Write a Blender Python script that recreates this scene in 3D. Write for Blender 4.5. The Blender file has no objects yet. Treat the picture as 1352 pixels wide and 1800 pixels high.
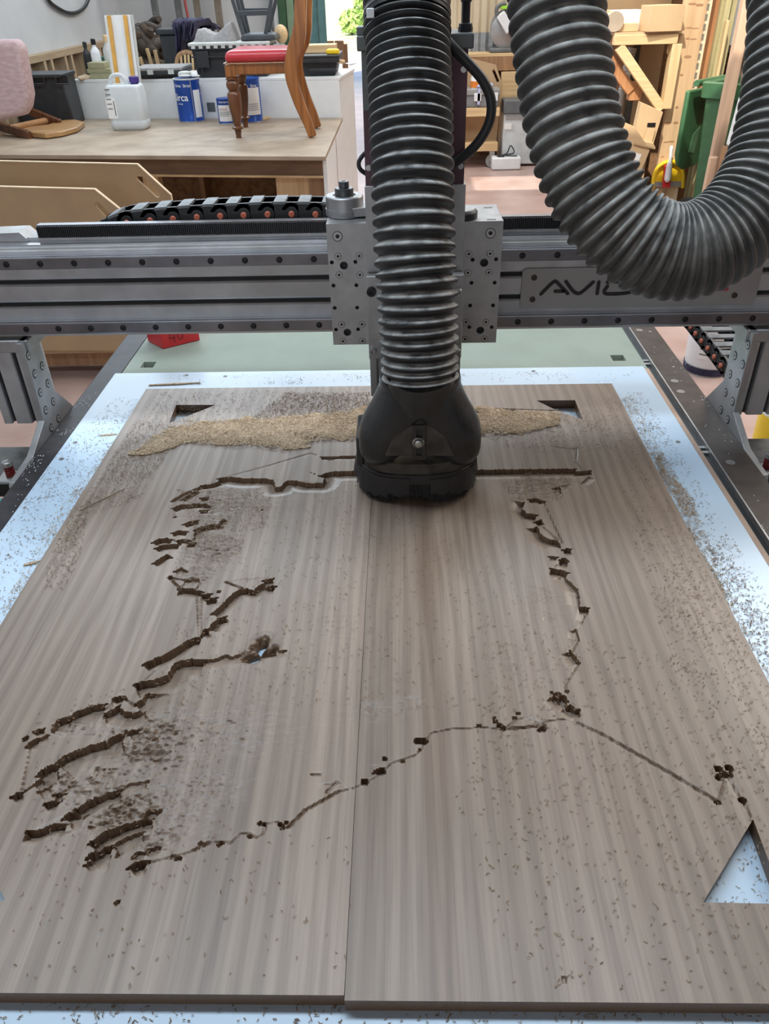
import bpy, bmesh, math, random
import numpy as np
from mathutils import Vector, Matrix

sc = bpy.context.scene
col = sc.collection
PI = math.pi

# ------------------------------------------------------------------ camera
FPX = 1357.44
PITCH, YAW, ROLL = 0.603652, -0.0311203, 0.0265834
_f = np.array([math.sin(YAW)*math.cos(PITCH), math.cos(YAW)*math.cos(PITCH), -math.sin(PITCH)])
_r = np.array([math.cos(YAW), -math.sin(YAW), 0.0]); _d = np.cross(_f, _r)
CR = _r*math.cos(ROLL) + _d*math.sin(ROLL)
CD = -_r*math.sin(ROLL) + _d*math.cos(ROLL)
CP = np.array([0.0, 0.0, 1.6])
cam = bpy.data.cameras.new('camera'); cam_o = bpy.data.objects.new('camera', cam); col.objects.link(cam_o)
cam_o.matrix_world = Matrix(((CR[0], -CD[0], -_f[0], CP[0]), (CR[1], -CD[1], -_f[1], CP[1]), (CR[2], -CD[2], -_f[2], CP[2]), (0, 0, 0, 1)))
cam.sensor_fit = 'VERTICAL'; cam.sensor_height = 36.0; cam.lens = FPX*36.0/1800.0
cam.clip_start = 0.02; cam.clip_end = 200
cam.dof.use_dof = False
sc.camera = cam_o

# ------------------------------------------------------------------ light and exposure
sc.view_settings.view_transform = 'Standard'; sc.view_settings.look = 'None'
sc.view_settings.gamma = 1.0; sc.view_settings.use_curve_mapping = False
sc.view_settings.exposure = 0.14
w = bpy.data.worlds.new('sky'); sc.world = w; w.use_nodes = True
wn = w.node_tree.nodes; wl = w.node_tree.links
bg = wn['Background']
sky = wn.new('ShaderNodeTexSky'); sky.sky_type = 'NISHITA'; sky.sun_disc = False
sky.sun_elevation = math.radians(50); sky.sun_rotation = math.radians(200); sky.air_density = 1.0; sky.dust_density = 2.0
wl.new(sky.outputs[0], bg.inputs[0]); bg.inputs[1].default_value = 0.35

def area(name, loc, size, power, color, target=None):
    l = bpy.data.lights.new(name, 'AREA'); l.shape = 'RECTANGLE'; l.size, l.size_y = size
    l.energy = power; l.color = color
    o = bpy.data.objects.new(name, l); col.objects.link(o); o.location = loc
    if target is not None:
        dv = (Vector(target) - Vector(loc)); o.rotation_euler = dv.to_track_quat('-Z', 'Y').to_euler()
    return o
SUN_DIR = Vector((0.30, 0.55, -0.78))
sl = bpy.data.lights.new('sun', 'SUN'); sl.energy = 4.7; sl.angle = math.radians(0.6); sl.color = (1.0, 0.93, 0.80)
so = bpy.data.objects.new('sun', sl); col.objects.link(so); so.rotation_euler = SUN_DIR.to_track_quat('-Z', 'Y').to_euler()
so.location = (-3, -4, 8)
# overhead strip and bench rooflight; the fill lamps are added and unseen
area('strip_light_over_machine', (-0.25, 1.05, 2.80), (2.6, 0.30), 31, (0.74, 0.88, 1.0))
area('rooflight_over_bench', (-0.7, 4.0, 3.45), (3.8, 1.1), 78, (0.84, 0.93, 1.0))
area('fill_right_warm', (2.9, 3.4, 3.45), (2.0, 1.6), 120, (1.0, 0.94, 0.86))  # added warm fill for the right side of the board
area('fill_back', (0.6, 7.4, 3.45), (3.2, 0.8), 75, (1.0, 0.96, 0.90))  # unseen lamp added to brighten the back of the room
area('fill_left_high', (-2.74, 5.6, 2.9), (4.6, 0.9), 66, (0.72, 0.87, 1.0), (0.6, 3.0, 0.9))  # added bluish side fill; the left wall has no opening here
area('fill_back_high', (-1.3, 8.9, 3.05), (2.7, 0.8), 62, (0.74, 0.88, 1.0), (-0.1, 1.3, 1.0))  # added back light for rail glints and sheen, no window modelled
area('fill_far_bay', (-0.6, 13.0, 3.45), (1.6, 3.0), 150, (1.0, 0.97, 0.95))  # lamp added to lift the far bay, no opening above it
area('fill_behind', (-1.0, -2.7, 1.5), (2.6, 1.2), 17, (0.95, 0.96, 1.0), (-0.1, 1.3, 1.15))  # added front fill for the gantry face and hoses

# ------------------------------------------------------------------ pixel helpers (frame 1352 x 1800)
def ray(x, y):
    return CR*((x-676)/FPX) + CD*((y-900)/FPX) + _f
def atX(px, py, v): d = ray(px, py); return CP + d*(v/d[0])
def atY(px, py, v): d = ray(px, py); return CP + d*(v/d[1])
def atZ(px, py, v): d = ray(px, py); return CP + d*((v-1.6)/d[2])
def atD(px, py, v): return CP + ray(px, py)*v

# ------------------------------------------------------------------ mesh helpers
class MB:
    def __init__(s): s.v = []; s.f = []
    def add(s, vs, fs):
        b = len(s.v); s.v += [tuple(map(float, p)) for p in vs]; s.f += [tuple(i+b for i in q) for q in fs]; return s
    def hexa(s, p):      # 4 bottom ccw, 4 top ccw
        return s.add(p, [(3,2,1,0),(4,5,6,7),(0,1,5,4),(1,2,6,5),(2,3,7,6),(3,0,4,7)])
    def box(s, x0, x1, y0, y1, z0, z1):
        return s.hexa([(x0,y0,z0),(x1,y0,z0),(x1,y1,z0),(x0,y1,z0),(x0,y0,z1),(x1,y0,z1),(x1,y1,z1),(x0,y1,z1)])
    def bar(s, a, b, wd, th, up=(0,0,1)):
        a = Vector(a); b = Vector(b); d = (b-a).normalized(); u = Vector(up)
        if abs(d.dot(u)) > .98: u = Vector((0,1,0))
        r = d.cross(u).normalized()*wd/2; t = r.cross(d).normalized()*th/2
        return s.hexa([a-r-t, a+r-t, a+r+t, a-r+t, b-r-t, b+r-t, b+r+t, b-r+t])
    def ring(s, c, ax, r, n, up=None):
        ax = Vector(ax).normalized(); u = Vector(up) if up is not None else (Vector((1,0,0)) if abs(ax.x) < .9 else Vector((0,1,0)))
        e1 = (u - ax*u.dot(ax)).normalized(); e2 = ax.cross(e1); c = Vector(c)
        return [c + e1*(r*math.cos(2*PI*i/n)) + e2*(r*math.sin(2*PI*i/n)) for i in range(n)]
    def rings(s, rs, cap0=True, cap1=True):
        n = len(rs[0]); vs = [p for r in rs for p in r]; fs = []
        for k in range(len(rs)-1):
            for i in range(n):
                j = (i+1) % n; fs.append((k*n+i, k*n+j, (k+1)*n+j, (k+1)*n+i))
        if cap0: fs.append(tuple(range(n-1, -1, -1)))
        if cap1: fs.append(tuple((len(rs)-1)*n+i for i in range(n)))
        return s.add(vs, fs)
    def cyl(s, a, b, r, r2=None, n=16, cap=True):
        ax = Vector(b)-Vector(a)
        return s.rings([s.ring(a, ax, r, n), s.ring(b, ax, r if r2 is None else r2, n)], cap, cap)
    def lathe(s, c, prof, ax=(0,0,1), n=20, cap=True):    # prof: (radius, height)
        ax = Vector(ax).normalized(); c = Vector(c)
        return s.rings([s.ring(c+ax*h, ax, max(r, 1e-4), n) for r, h in prof], cap, cap)
    def tube(s, pts, r, n=10, cap=True, sx=1.0):
        pts = [Vector(p) for p in pts]; rs = []; u = None
        for i, p in enumerate(pts):
            t = (pts[min(i+1, len(pts)-1)] - pts[max(i-1, 0)]).normalized()
            if u is None: u = Vector((0,0,1)) if abs(t.z) < .9 else Vector((0,1,0))
            u = (u - t*u.dot(t)).normalized(); v = t.cross(u)
            rr = r[i] if hasattr(r, '__len__') else r
            rs.append([p + u*(rr*math.cos(2*PI*k/n)) + v*(rr*sx*math.sin(2*PI*k/n)) for k in range(n)])
        return s.rings(rs, cap, cap)
    def prism(s, poly, fn, d0, d1):     # poly of (a,b); fn(a,b,d)->xyz
        n = len(poly); vs = [fn(a, b, d0) for a, b in poly] + [fn(a, b, d1) for a, b in poly]
        fs = [tuple(range(n-1, -1, -1)), tuple(range(n, 2*n))] + [(i, (i+1) % n, n+(i+1) % n, n+i) for i in range(n)]
        return s.add(vs, fs)
    def sphere(s, c, r, nu=12, nv=8, sc=(1,1,1)):
        c = Vector(c); rs = []
        for j in range(nv+1):
            a = -PI/2 + PI*j/nv; a = max(min(a, PI/2-.02), -PI/2+.02)
            rs.append([c + Vector((math.cos(a)*math.cos(2*PI*i/nu)*r*sc[0], math.cos(a)*math.sin(2*PI*i/nu)*r*sc[1], math.sin(a)*r*sc[2])) for i in range(nu)])
        return s.rings(rs)
    def mesh(s, name, off=(0,0,0), sharp=35):
        me = bpy.data.meshes.new(name)
        o = off; me.from_pydata([(p[0]-o[0], p[1]-o[1], p[2]-o[2]) for p in s.v], [], s.f)
        bm = bmesh.new(); bm.from_mesh(me); bmesh.ops.recalc_face_normals(bm, faces=bm.faces); bm.to_mesh(me); bm.free()
        if sharp:
            me.polygons.foreach_set('use_smooth', [True]*len(me.polygons)); me.set_sharp_from_angle(angle=math.radians(sharp))
        return me
    def build(s, name, m, parent=None, bevel=0, local=False, sharp=35, seg=2, subsurf=0):
        off = (0,0,0) if (parent is None or local) else origin(parent)
        me = s.mesh(name, off, sharp); me.materials.append(m)
        o = bpy.data.objects.new(name, me); col.objects.link(o)
        if parent is not None: o.parent = parent
        if bevel:
            b = o.modifiers.new('bevel', 'BEVEL'); b.width = bevel; b.segments = seg; b.limit_method = 'ANGLE'; b.angle_limit = math.radians(40)
        if subsurf:
            q = o.modifiers.new('sub', 'SUBSURF'); q.levels = subsurf; q.render_levels = subsurf
        return o

def origin(o):
    p = Vector((0,0,0))
    while o is not None: p += o.location; o = o.parent
    return p
def thing(name, label, cat, loc=(0,0,0), rotz=0, group=None, kind=None):
    o = bpy.data.objects.new(name, None); col.objects.link(o); o.location = loc; o.rotation_euler = (0,0,rotz); o.empty_display_size = .05
    return tag(o, label, cat, group, kind)
def tag(o, label=None, cat=None, group=None, kind=None):
    if label: o['label'] = label
    if cat: o['category'] = cat
    if group: o['group'] = group
    if kind: o['kind'] = kind
    return o
def struct(o, label=None): o['kind'] = 'structure'; return tag(o, label)
def inst(me, name, parent, loc, rot=(0,0,0), local=False, scale=None):
    o = bpy.data.objects.new(name, me); col.objects.link(o); o.parent = parent
    o.location = Vector(loc) if local else Vector(loc) - origin(parent)
    o.rotation_euler = rot
    if scale: o.scale = scale
    return o
def copy_tree(o, parent=None):
    c = o.copy(); col.objects.link(c); c.parent = parent
    for ch in o.children: copy_tree(ch, c)
    return c
def XY(a, b, d): return (a, b, d)
def XZ(a, b, d): return (a, d, b)
def YZ(a, b, d): return (d, a, b)
def rrect(x0, x1, y0, y1, r, n=4):
    out = []
    for cx, cy, a0 in ((x1-r, y1-r, 0), (x0+r, y1-r, 90), (x0+r, y0+r, 180), (x1-r, y0+r, 270)):
        for k in range(n+1):
            a = math.radians(a0+90*k/n); out.append((cx+r*math.cos(a), cy+r*math.sin(a)))
    return out
def catmull(pts, k=8):
    P = [np.array(p, float) for p in pts]; out = []
    for i in range(len(P)-1):
        p0 = P[max(i-1, 0)]; p1 = P[i]; p2 = P[i+1]; p3 = P[min(i+2, len(P)-1)]
        for j in range(k):
            t = j/k; out.append(0.5*((2*p1)+(-p0+p2)*t+(2*p0-5*p1+4*p2-p3)*t*t+(-p0+3*p1-3*p2+p3)*t**3))
    out.append(P[-1]); return out

# ------------------------------------------------------------------ materials
def M(name, c, rough=.55, metal=0.0, var=.12, scale=14.0, bump=0.0, bscale=60.0, stretch=(1,1,1), c2=None, spec=.5, trans=0.0, dust=None, alpha=None):
    m = bpy.data.materials.new(name); m.use_nodes = True; nt = m.node_tree; N = nt.nodes; L = nt.links
    b = N['Principled BSDF']; b.inputs['Roughness'].default_value = rough; b.inputs['Metallic'].default_value = metal
    b.inputs['Specular IOR Level'].default_value = spec
    if trans: b.inputs['Transmission Weight'].default_value = trans
    tc = N.new('ShaderNodeTexCoord'); mp = N.new('ShaderNodeMapping'); mp.inputs['Scale'].default_value = stretch
    L.new(tc.outputs['Object'], mp.inputs[0])
    no = N.new('ShaderNodeTexNoise'); no.inputs['Scale'].default_value = scale; no.inputs['Detail'].default_value = 5; L.new(mp.outputs[0], no.inputs['Vector'])
    mx = N.new('ShaderNodeMix'); mx.data_type = 'RGBA'
    if c2 is None: a = tuple(x*(1-var) for x in c); d = tuple(min(1, x*(1+var)) for x in c)
    else: a, d = c, c2
    mx.inputs[6].default_value = (*a, 1); mx.inputs[7].default_value = (*d, 1)
    rp = N.new('ShaderNodeMapRange'); rp.inputs[1].default_value = .33; rp.inputs[2].default_value = .67
    L.new(no.outputs[0], rp.inputs[0]); L.new(rp.outputs[0], mx.inputs[0])
    out = mx.outputs[2]
    if dust:
        dc, lo, hi, amt = dust
        ge = N.new('ShaderNodeNewGeometry'); sp = N.new('ShaderNodeSeparateXYZ'); L.new(ge.outputs['Normal'], sp.inputs[0])
        dr = N.new('ShaderNodeMapRange'); dr.inputs[1].default_value = lo; dr.inputs[2].default_value = hi; dr.inputs[4].default_value = amt
        L.new(sp.outputs[2], dr.inputs[0])
        n2 = N.new('ShaderNodeTexNoise'); n2.inputs['Scale'].default_value = 45; n2.inputs['Detail'].default_value = 6; L.new(tc.outputs['Object'], n2.inputs['Vector'])
        r2 = N.new('ShaderNodeMapRange'); r2.inputs[1].default_value = .3; r2.inputs[2].default_value = .62; L.new(n2.outputs[0], r2.inputs[0])
        mu = N.new('ShaderNodeMath'); mu.operation = 'MULTIPLY'; L.new(dr.outputs[0], mu.inputs[0]); L.new(r2.outputs[0], mu.inputs[1])
        m2 = N.new('ShaderNodeMix'); m2.data_type = 'RGBA'; m2.inputs[7].default_value = (*dc, 1); L.new(mu.outputs[0], m2.inputs[0]); L.new(out, m2.inputs[6]); out = m2.outputs[2]
        m3 = N.new('ShaderNodeMix'); m3.data_type = 'FLOAT'; m3.inputs[2].default_value = rough; m3.inputs[3].default_value = .85; L.new(mu.outputs[0], m3.inputs[0]); L.new(m3.outputs[0], b.inputs['Roughness'])
    L.new(out, b.inputs['Base Color'])
    if bump:
        nb = N.new('ShaderNodeTexNoise'); nb.inputs['Scale'].default_value = bscale; nb.inputs['Detail'].default_value = 6; L.new(mp.outputs[0], nb.inputs['Vector'])
        bp = N.new('ShaderNodeBump'); bp.inputs['Strength'].default_value = bump; bp.inputs['Distance'].default_value = .002; L.new(nb.outputs[0], bp.inputs['Height']); L.new(bp.outputs[0], b.inputs['Normal'])
    if alpha: b.inputs['Alpha'].default_value = alpha
    return m
def wood(name, light, dark, grain_axis='Z', rough=.6, scale=1.0, knots=False):
    st = {'X': (.06, 1, 1), 'Y': (1, .06, 1), 'Z': (1, 1, .06)}[grain_axis]
    return M(name, dark, rough, 0, scale=42*scale, stretch=st, c2=light, bump=.25, bscale=120*scale)
ALU = M('brushed_aluminium', (.40,.40,.405), .42, .75, var=.10, scale=30, bump=.05, bscale=200, dust=((.42,.40,.36), .7, 1, .35))
ALUG = M('grey_anodised_extrusion', (.50,.50,.51), .48, .45, var=.12, scale=20, bump=.04, bscale=150, dust=((.36,.34,.31), .7, 1, .5))
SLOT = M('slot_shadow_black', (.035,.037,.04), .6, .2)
STEEL = M('polished_rail_steel', (.70,.73,.78), .27, .95, var=.08)
RAILD = M('dark_rail_steel', (.20,.19,.20), .34, .8, var=.2)
BOLT = M('black_oxide_bolt', (.035,.035,.038), .35, .7)
BOLTS = M('zinc_bolt', (.45,.45,.44), .35, .85)
BLACKST = M('black_painted_steel', (.022,.020,.025), .5, .1, var=.35, scale=30, dust=((.30,.28,.25), .6, 1, .05))
RUST = M('brown_black_steel', (.055,.040,.034), .45, .2, var=.35, scale=9, dust=((.32,.29,.26), .6, 1, .09))
RUBBER = M('dusty_black_hose', (.020,.020,.021), .42, 0, var=.25, scale=25, dust=((.46,.45,.43), .22, .80, 1.0))
RUBBER2 = M('grey_dusty_hose', (.062,.060,.057), .5, 0, var=.3, scale=25, dust=((.40,.38,.35), -.3, .75, 1.0))
GLOSSB = M('gloss_black_plastic', (.026,.027,.029), .27, 0, var=.3, scale=14, dust=((.20,.185,.17), .2, 1, .45))
DUSTYB = M('dust_filmed_plastic', (.060,.053,.046), .7, 0, var=.5, scale=30, dust=((.24,.20,.16), .3, 1, .8))
PLASTB = M('black_plastic', (.022,.022,.024), .45, 0, var=.25, dust=((.22,.21,.19), .5, 1, .4))
CHAINTOP = M('dusty_chain_bridge', (.17,.175,.18), .55, 0, var=.3, scale=35)
ORANGEP = M('orange_pin', (.62,.16,.09), .45)
MAROON = M('dark_maroon_anodise', (.11,.052,.07), .45, .2, var=.15)
MDF = M('raw_mdf', (.52,.36,.21), .7, 0, var=.07, scale=6, bump=.05)
MDFE = M('pale_mdf_edge', (.72,.56,.38), .75, 0)
PINE = wood('pale_pine', (.74,.54,.30), (.58,.39,.20), 'Z')
PINEX = wood('pale_pine_cross', (.74,.54,.30), (.58,.39,.20), 'X')
PINKPINE = wood('pinkish_pine', (.66,.46,.32), (.52,.35,.24), 'Z')
BROWNW = wood('brown_board', (.42,.24,.12), (.26,.14,.07), 'Z')
OLIVEW = wood('treated_timber', (.44,.38,.20), (.30,.26,.14), 'Z')
REDW = wood('cedar_board', (.50,.24,.10), (.36,.16,.07), 'Z')
CHAIRW = wood('polished_walnut', (.36,.14,.04), (.17,.06,.02), 'Z', rough=.25)
CHAIRD = wood('dark_turned_walnut', (.17,.065,.025), (.08,.03,.014), 'Z', rough=.3)
OSB = M('osb_board', (.20,.10,.05), .75, 0, scale=26, stretch=(1,1,1), c2=(.34,.19,.09), bump=.2, bscale=40)
CARD = M('cardboard', (.53,.37,.21), .8, 0, var=.08, scale=5)
CARDD = M('grey_cardboard', (.40,.33,.25), .8, 0, var=.1, scale=8)
WHITE = M('white_melamine', (.78,.80,.80), .4, 0, var=.03)
WHITEP = M('white_plastic', (.78,.80,.82), .35, 0, var=.03)
DGREY = M('dark_grey_plastic', (.024,.027,.031), .5, 0, var=.2, dust=((.2,.2,.2), .6, 1, .3))
LGREY = M('grey_felt', (.30,.29,.285), .9, 0, var=.15, scale=50, bump=.3, bscale=200)
LIDG = M('pale_dusty_lid', (.55,.56,.53), .6, 0, var=.12)
NAVY = M('navy_cloth', (.035,.033,.075), .85, 0, var=.3, scale=30, bump=.2)
YELLOW = M('yellow_plastic', (.85,.58,.02), .4, 0, var=.06)
RED = M('red_plastic', (.62,.03,.035), .35, 0, var=.08)
GREENP = M('green_bin_plastic', (.050,.145,.065), .45, 0, var=.1, dust=((.3,.33,.25), .6, 1, .35))
BLUECAN = M('blue_tin', (.012,.065,.34), .3, .2, var=.15, scale=8)
PAPERW = M('white_paper', (.80,.80,.80), .7, 0, var=.03)
INK = M('black_ink', (.012,.012,.014), .5)
REDINK = M('red_ink', (.45,.03,.06), .5)
TEAL = M('teal_plastic', (.02,.33,.30), .45)
STEELG = M('grey_painted_steel', (.14,.15,.15), .5, .2, var=.12, scale=9)
BRNST = M('brown_grey_steel', (.20,.17,.13), .6, .1, var=.15, scale=9)

# ================================================================== SETTING
ZT, ZS, ZR = 0.894, 0.876, 0.872      # oak top, white sheet top, machine rail top
FLOORM = M('pink_painted_concrete', (.40,.27,.235), .32, 0, scale=3.5, c2=(.52,.385,.345), bump=.06, bscale=30)
WALLW = M('white_painted_wall', (.58,.60,.615), .7, 0, var=.06, scale=2.5)
CORR = M('cream_rusty_corrugated', (.50,.41,.28), .6, .1, scale=7, stretch=(1,1,.25), c2=(.66,.57,.42))
GALV = M('galvanised_corrugated', (.36,.39,.42), .45, .5, var=.2)
YARD = M('yard_concrete', (.52,.52,.52), .8, 0, var=.1, scale=3)
GRASS = M('sunlit_grass', (.42,.46,.20), .9, 0, scale=1.6, c2=(.78,.76,.52), bump=.3, bscale=8)
ROOFM = M('grey_roof_lining', (.30,.30,.30), .8, 0, var=.05)
WALLR = M('grey_board_wall', (.34,.31,.27), .75, 0, var=.1, scale=4)

struct(MB().box(-2.9, 5.0, -3.0, 16.9, -.1, 0).build('floor', FLOORM), 'pinkish painted concrete workshop floor')
struct(MB().box(-14, 16, 16.9, 24, -.1, -.005).build('ground', YARD), 'pale concrete yard outside the doorway')
struct(MB().box(-300, 300, 24, 900, -.2, -.05).build('ground', GRASS), 'sunlit grass beyond the concrete yard')
# roof with two rooflight openings that let the sun in
def holed(mb, x0, x1, y0, y1, z0, z1, holes):
    xs = sorted({x0, x1, *[h[0] for h in holes], *[h[1] for h in holes]}); ys = sorted({y0, y1, *[h[2] for h in holes], *[h[3] for h in holes]})
    for i in range(len(xs)-1):
        for j in range(len(ys)-1):
            cx = (xs[i]+xs[i+1])/2; cy = (ys[j]+ys[j+1])/2
            if any(h[0] < cx < h[1] and h[2] < cy < h[3] for h in holes): continue
            mb.box(xs[i], xs[i+1], ys[j], ys[j+1], z0, z1)
    return mb
struct(holed(MB(), -3.0, 5.1, -3.1, 9.3, 3.6, 3.7, [(.45, 1.65, 4.1, 5.25), (-.75, -.05, 4.85, 5.5)]).build('ceiling', ROOFM))
struct(MB().box(-3.0, 5.1, -3.1, -3.0, 0, 3.6).build('wall_front', WALLR))
struct(MB().box(1.66, 5.0, 7.0, 7.06, 0, 3.6).build('wall_partition', OSB), 'brown board partition behind the timber shelf on the right')
struct(MB().box(5.0, 5.1, -3.0, 9.3, 0, 3.6).build('wall_right', WALLR))
struct(MB().box(-2.0, .8, 9.3, 16.9, 3.6, 3.7).build('ceiling_bay', ROOFM)); struct(MB().box(-2.0, -1.9, 9.15, 16.9, 0, 3.6).build('wall_bay_left', WALLW)); struct(MB().box(.7, .8, 9.15, 16.9, 0, 3.6).build('wall_bay_right', WALLW))
# left wall: boarded above, bare studs below
wl_ = MB().box(-2.9, -2.8, -3.0, 9.15, 0, 3.6).build('wall_left', WALLW); struct(wl_, 'white boarded wall with bare timber studs along its lower half')
MB().box(-2.80, -2.765, -3.0, 9.05, 1.19, 3.6).build('boarding', WALLW, wl_)
STUD = wood('stud_timber', (.50,.38,.25), (.37,.27,.17), 'Z'); STUDY = wood('rail_timber', (.47,.36,.24), (.36,.27,.17), 'Y')
MB().box(-2.80, -2.70, 5.4, 9.05, 1.145, 1.195).build('rail', STUDY, wl_, bevel=.003)
stud_me = MB().box(-.05, .05, -.022, .022, 0, 1.145).mesh('stud', sharp=0); stud_me.materials.append(STUD)
y = 5.55
for k in range(17):
    inst(stud_me, 'stud', wl_, (-2.75, y, 0)); y += (.30 if k % 2 == 0 else .14)
    if y > 9: break
# end wall: white part, doorway, corrugated part, boarded part
wb = MB().box(-2.9, -.86, 9.05, 9.15, 0, 3.6).build('wall_back', WALLW); struct(wb, 'white painted end wall left of the open doorway')
struct(MB().box(-.86, .15, 9.05, 9.15, 2.3, 3.6).build('wall_back_lintel', WALLW))
wc = MB().box(.15, 5.0, 9.12, 9.15, 0, 3.6).build('wall_back_clad', OSB); struct(wc, 'end wall right of the doorway, clad in corrugated sheet and board')
def corrugate(x0, x1, z0, z1, yb, pitch, amp):
    mb = MB(); n = int((x1-x0)/pitch*8); vs = []; fs = []
    for i in range(n+1):
        x = x0+(x1-x0)*i/n; yy = yb - amp*(.5+.5*math.sin(2*PI*(x-x0)/pitch)); vs += [(x, yy, z0), (x, yy, z1)]
    fs = [(2*i, 2*i+2, 2*i+3, 2*i+1) for i in range(n)]
    return mb.add(vs, fs)
corrugate(.15, 1.75, 1.13, 3.6, 9.11, .076, .022).build('corrugated_sheet', CORR, wc, sharp=60)
corrugate(.15, 1.75, .98, 1.14, 9.10, .076, .022).build('corrugated_skirt', GALV, wc, sharp=60)
# doorway jamb and the green door leaf folded inside
struct(MB().box(-.90, -.83, 8.98, 9.17, 0, 2.3).build('trim_1', WALLW))
door = thing('door_1', None, None, (-1.16, 8.9, 0), kind='structure'); door['label'] = 'green and teal ledged door leaf folded open by the doorway'
DOORG = M('dark_green_paint', (.030,.085,.038), .4, 0, var=.15); DOORL = M('sage_green_paint', (.17,.26,.17), .5, 0, var=.1); DOORT = M('teal_paint', (.075,.17,.175), .5, 0, var=.12)
xx = -1.22
for wd, mm, dy in ((.055, WALLW, 0), (.075, DOORG, -.03), (.075, DOORL, 0), (.13, DOORL, .03), (.10, DOORT, 0), (.075, DOORT, -.03)):
    MB().box(xx, xx+wd-.006, 8.84+dy, 8.9+dy, .02, 2.2).build('board', mm, door, bevel=.004); xx += wd
MB().box(-1.22, -.72, 8.9, 8.93, 1.5, 1.6).build('ledge', DOORG, door)
MB().tube([(-1.215, 8.80, 1.2), (-1.235, 8.76, 1.24), (-1.235, 8.76, 1.42), (-1.215, 8.80, 1.46)], .012).build('handle', STEELG, door)

# ================================================================== OAK PANELS (carved height field, one mesh per stave)
def oak_material():
    m = bpy.data.materials.new('oak_staves'); m.use_nodes = True; nt = m.node_tree; N = nt.nodes; L = nt.links
    b = N['Principled BSDF']; b.inputs['Roughness'].default_value = .38; b.inputs['Specular IOR Level'].default_value = .5
    tc = N.new('ShaderNodeTexCoord'); oi = N.new('ShaderNodeObjectInfo')
    cb = N.new('ShaderNodeCombineXYZ'); mu = N.new('ShaderNodeMath'); mu.operation = 'MULTIPLY'; mu.inputs[1].default_value = 40
    L.new(oi.outputs['Random'], mu.inputs[0]); L.new(mu.outputs[0], cb.inputs[0]); L.new(mu.outputs[0], cb.inputs[1])
    ad = N.new('ShaderNodeVectorMath'); ad.operation = 'ADD'; L.new(tc.outputs['Object'], ad.inputs[0]); L.new(cb.outputs[0], ad.inputs[1])
    def noise(scale, st, detail=6, rough=.6, dist=0):
        mp = N.new('ShaderNodeMapping'); mp.inputs['Scale'].default_value = st; L.new(ad.outputs[0], mp.inputs[0])
        n = N.new('ShaderNodeTexNoise'); n.inputs['Scale'].default_value = scale; n.inputs['Detail'].default_value = detail; n.inputs['Roughness'].default_value = rough; n.inputs['Distortion'].default_value = dist
        L.new(mp.outputs[0], n.inputs['Vector']); return n.outputs[0]
    # flowing growth rings
    mpw = N.new('ShaderNodeMapping'); mpw.inputs['Scale'].default_value = (1, .10, 1); L.new(ad.outputs[0], mpw.inputs[0])
    wv = N.new('ShaderNodeTexWave'); wv.wave_type = 'BANDS'; wv.bands_direction = 'X'; wv.inputs['Scale'].default_value = 16; wv.inputs['Distortion'].default_value = 9; wv.inputs['Detail'].default_value = 3; wv.inputs['Detail Scale'].default_value = 1.1
    L.new(mpw.outputs[0], wv.inputs['Vector'])
    fine = noise(300, (1, .018, 1), 5, .65); mid = noise(46, (1, .05, 1), 5, .6, .4); big = noise(5, (1, .35, 1), 3)
    def mixf(fac, a, c):
        x = N.new('ShaderNodeMix'); x.data_type = 'RGBA'; x.inputs[6].default_value = (*a, 1); x.inputs[7].default_value = (*c, 1); L.new(fac, x.inputs[0]); return x.outputs[2]
    def rng(v, lo, hi, o0=0, o1=1):
        r = N.new('ShaderNodeMapRange'); r.inputs[1].default_value = lo; r.inputs[2].default_value = hi; r.inputs[3].default_value = o0; r.inputs[4].default_value = o1; L.new(v, r.inputs[0]); return r.outputs[0]
    c = mixf(rng(wv.outputs[0], .1, .9), (.275,.207,.163), (.338,.262,.209))
    def mult(cc, v, lo, hi, o0, o1):
        x = N.new('ShaderNodeMix'); x.data_type = 'RGBA'; x.blend_type = 'MULTIPLY'; x.inputs[0].default_value = 1
        L.new(cc, x.inputs[6]); r = rng(v, lo, hi, o0, o1); L.new(r, x.inputs[7]); return x.outputs[2]
    c = mult(c, mid, .3, .7, .89, 1.07); c = mult(c, fine, .30, .56, .80, 1.04); c = mult(c, big, .3, .7, .93, 1.06)
    x = N.new('ShaderNodeMix'); x.data_type = 'RGBA'; x.blend_type = 'MULTIPLY'; x.inputs[0].default_value = 1; L.new(c, x.inputs[6]); L.new(oi.outputs['Color'], x.inputs[7]); c = x.outputs[2]
    # cut walls show rough brown end grain; steep relief slopes browned as painted shade
    ge = N.new('ShaderNodeNewGeometry'); sp = N.new('ShaderNodeSeparateXYZ'); L.new(ge.outputs['True Normal'], sp.inputs[0])
    cut = mixf(noise(700, (1, 1, .2), 2), (.095,.052,.028), (.20,.122,.07))
    y = N.new('ShaderNodeMix'); y.data_type = 'RGBA'; L.new(rng(sp.outputs[2], .42, .78), y.inputs[0]); L.new(cut, y.inputs[6]); L.new(c, y.inputs[7])
    L.new(y.outputs[2], b.inputs['Base Color'])
    bp = N.new('ShaderNodeBump'); bp.inputs['Strength'].default_value = .18; bp.inputs['Distance'].default_value = .0006; L.new(fine, bp.inputs['Height']); L.new(bp.outputs[0], b.inputs['Normal'])
    return m
OAK = oak_material()
rs = np.random.RandomState(7)
def B(p): return atZ(p[0], p[1], ZT)[:2]
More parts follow.
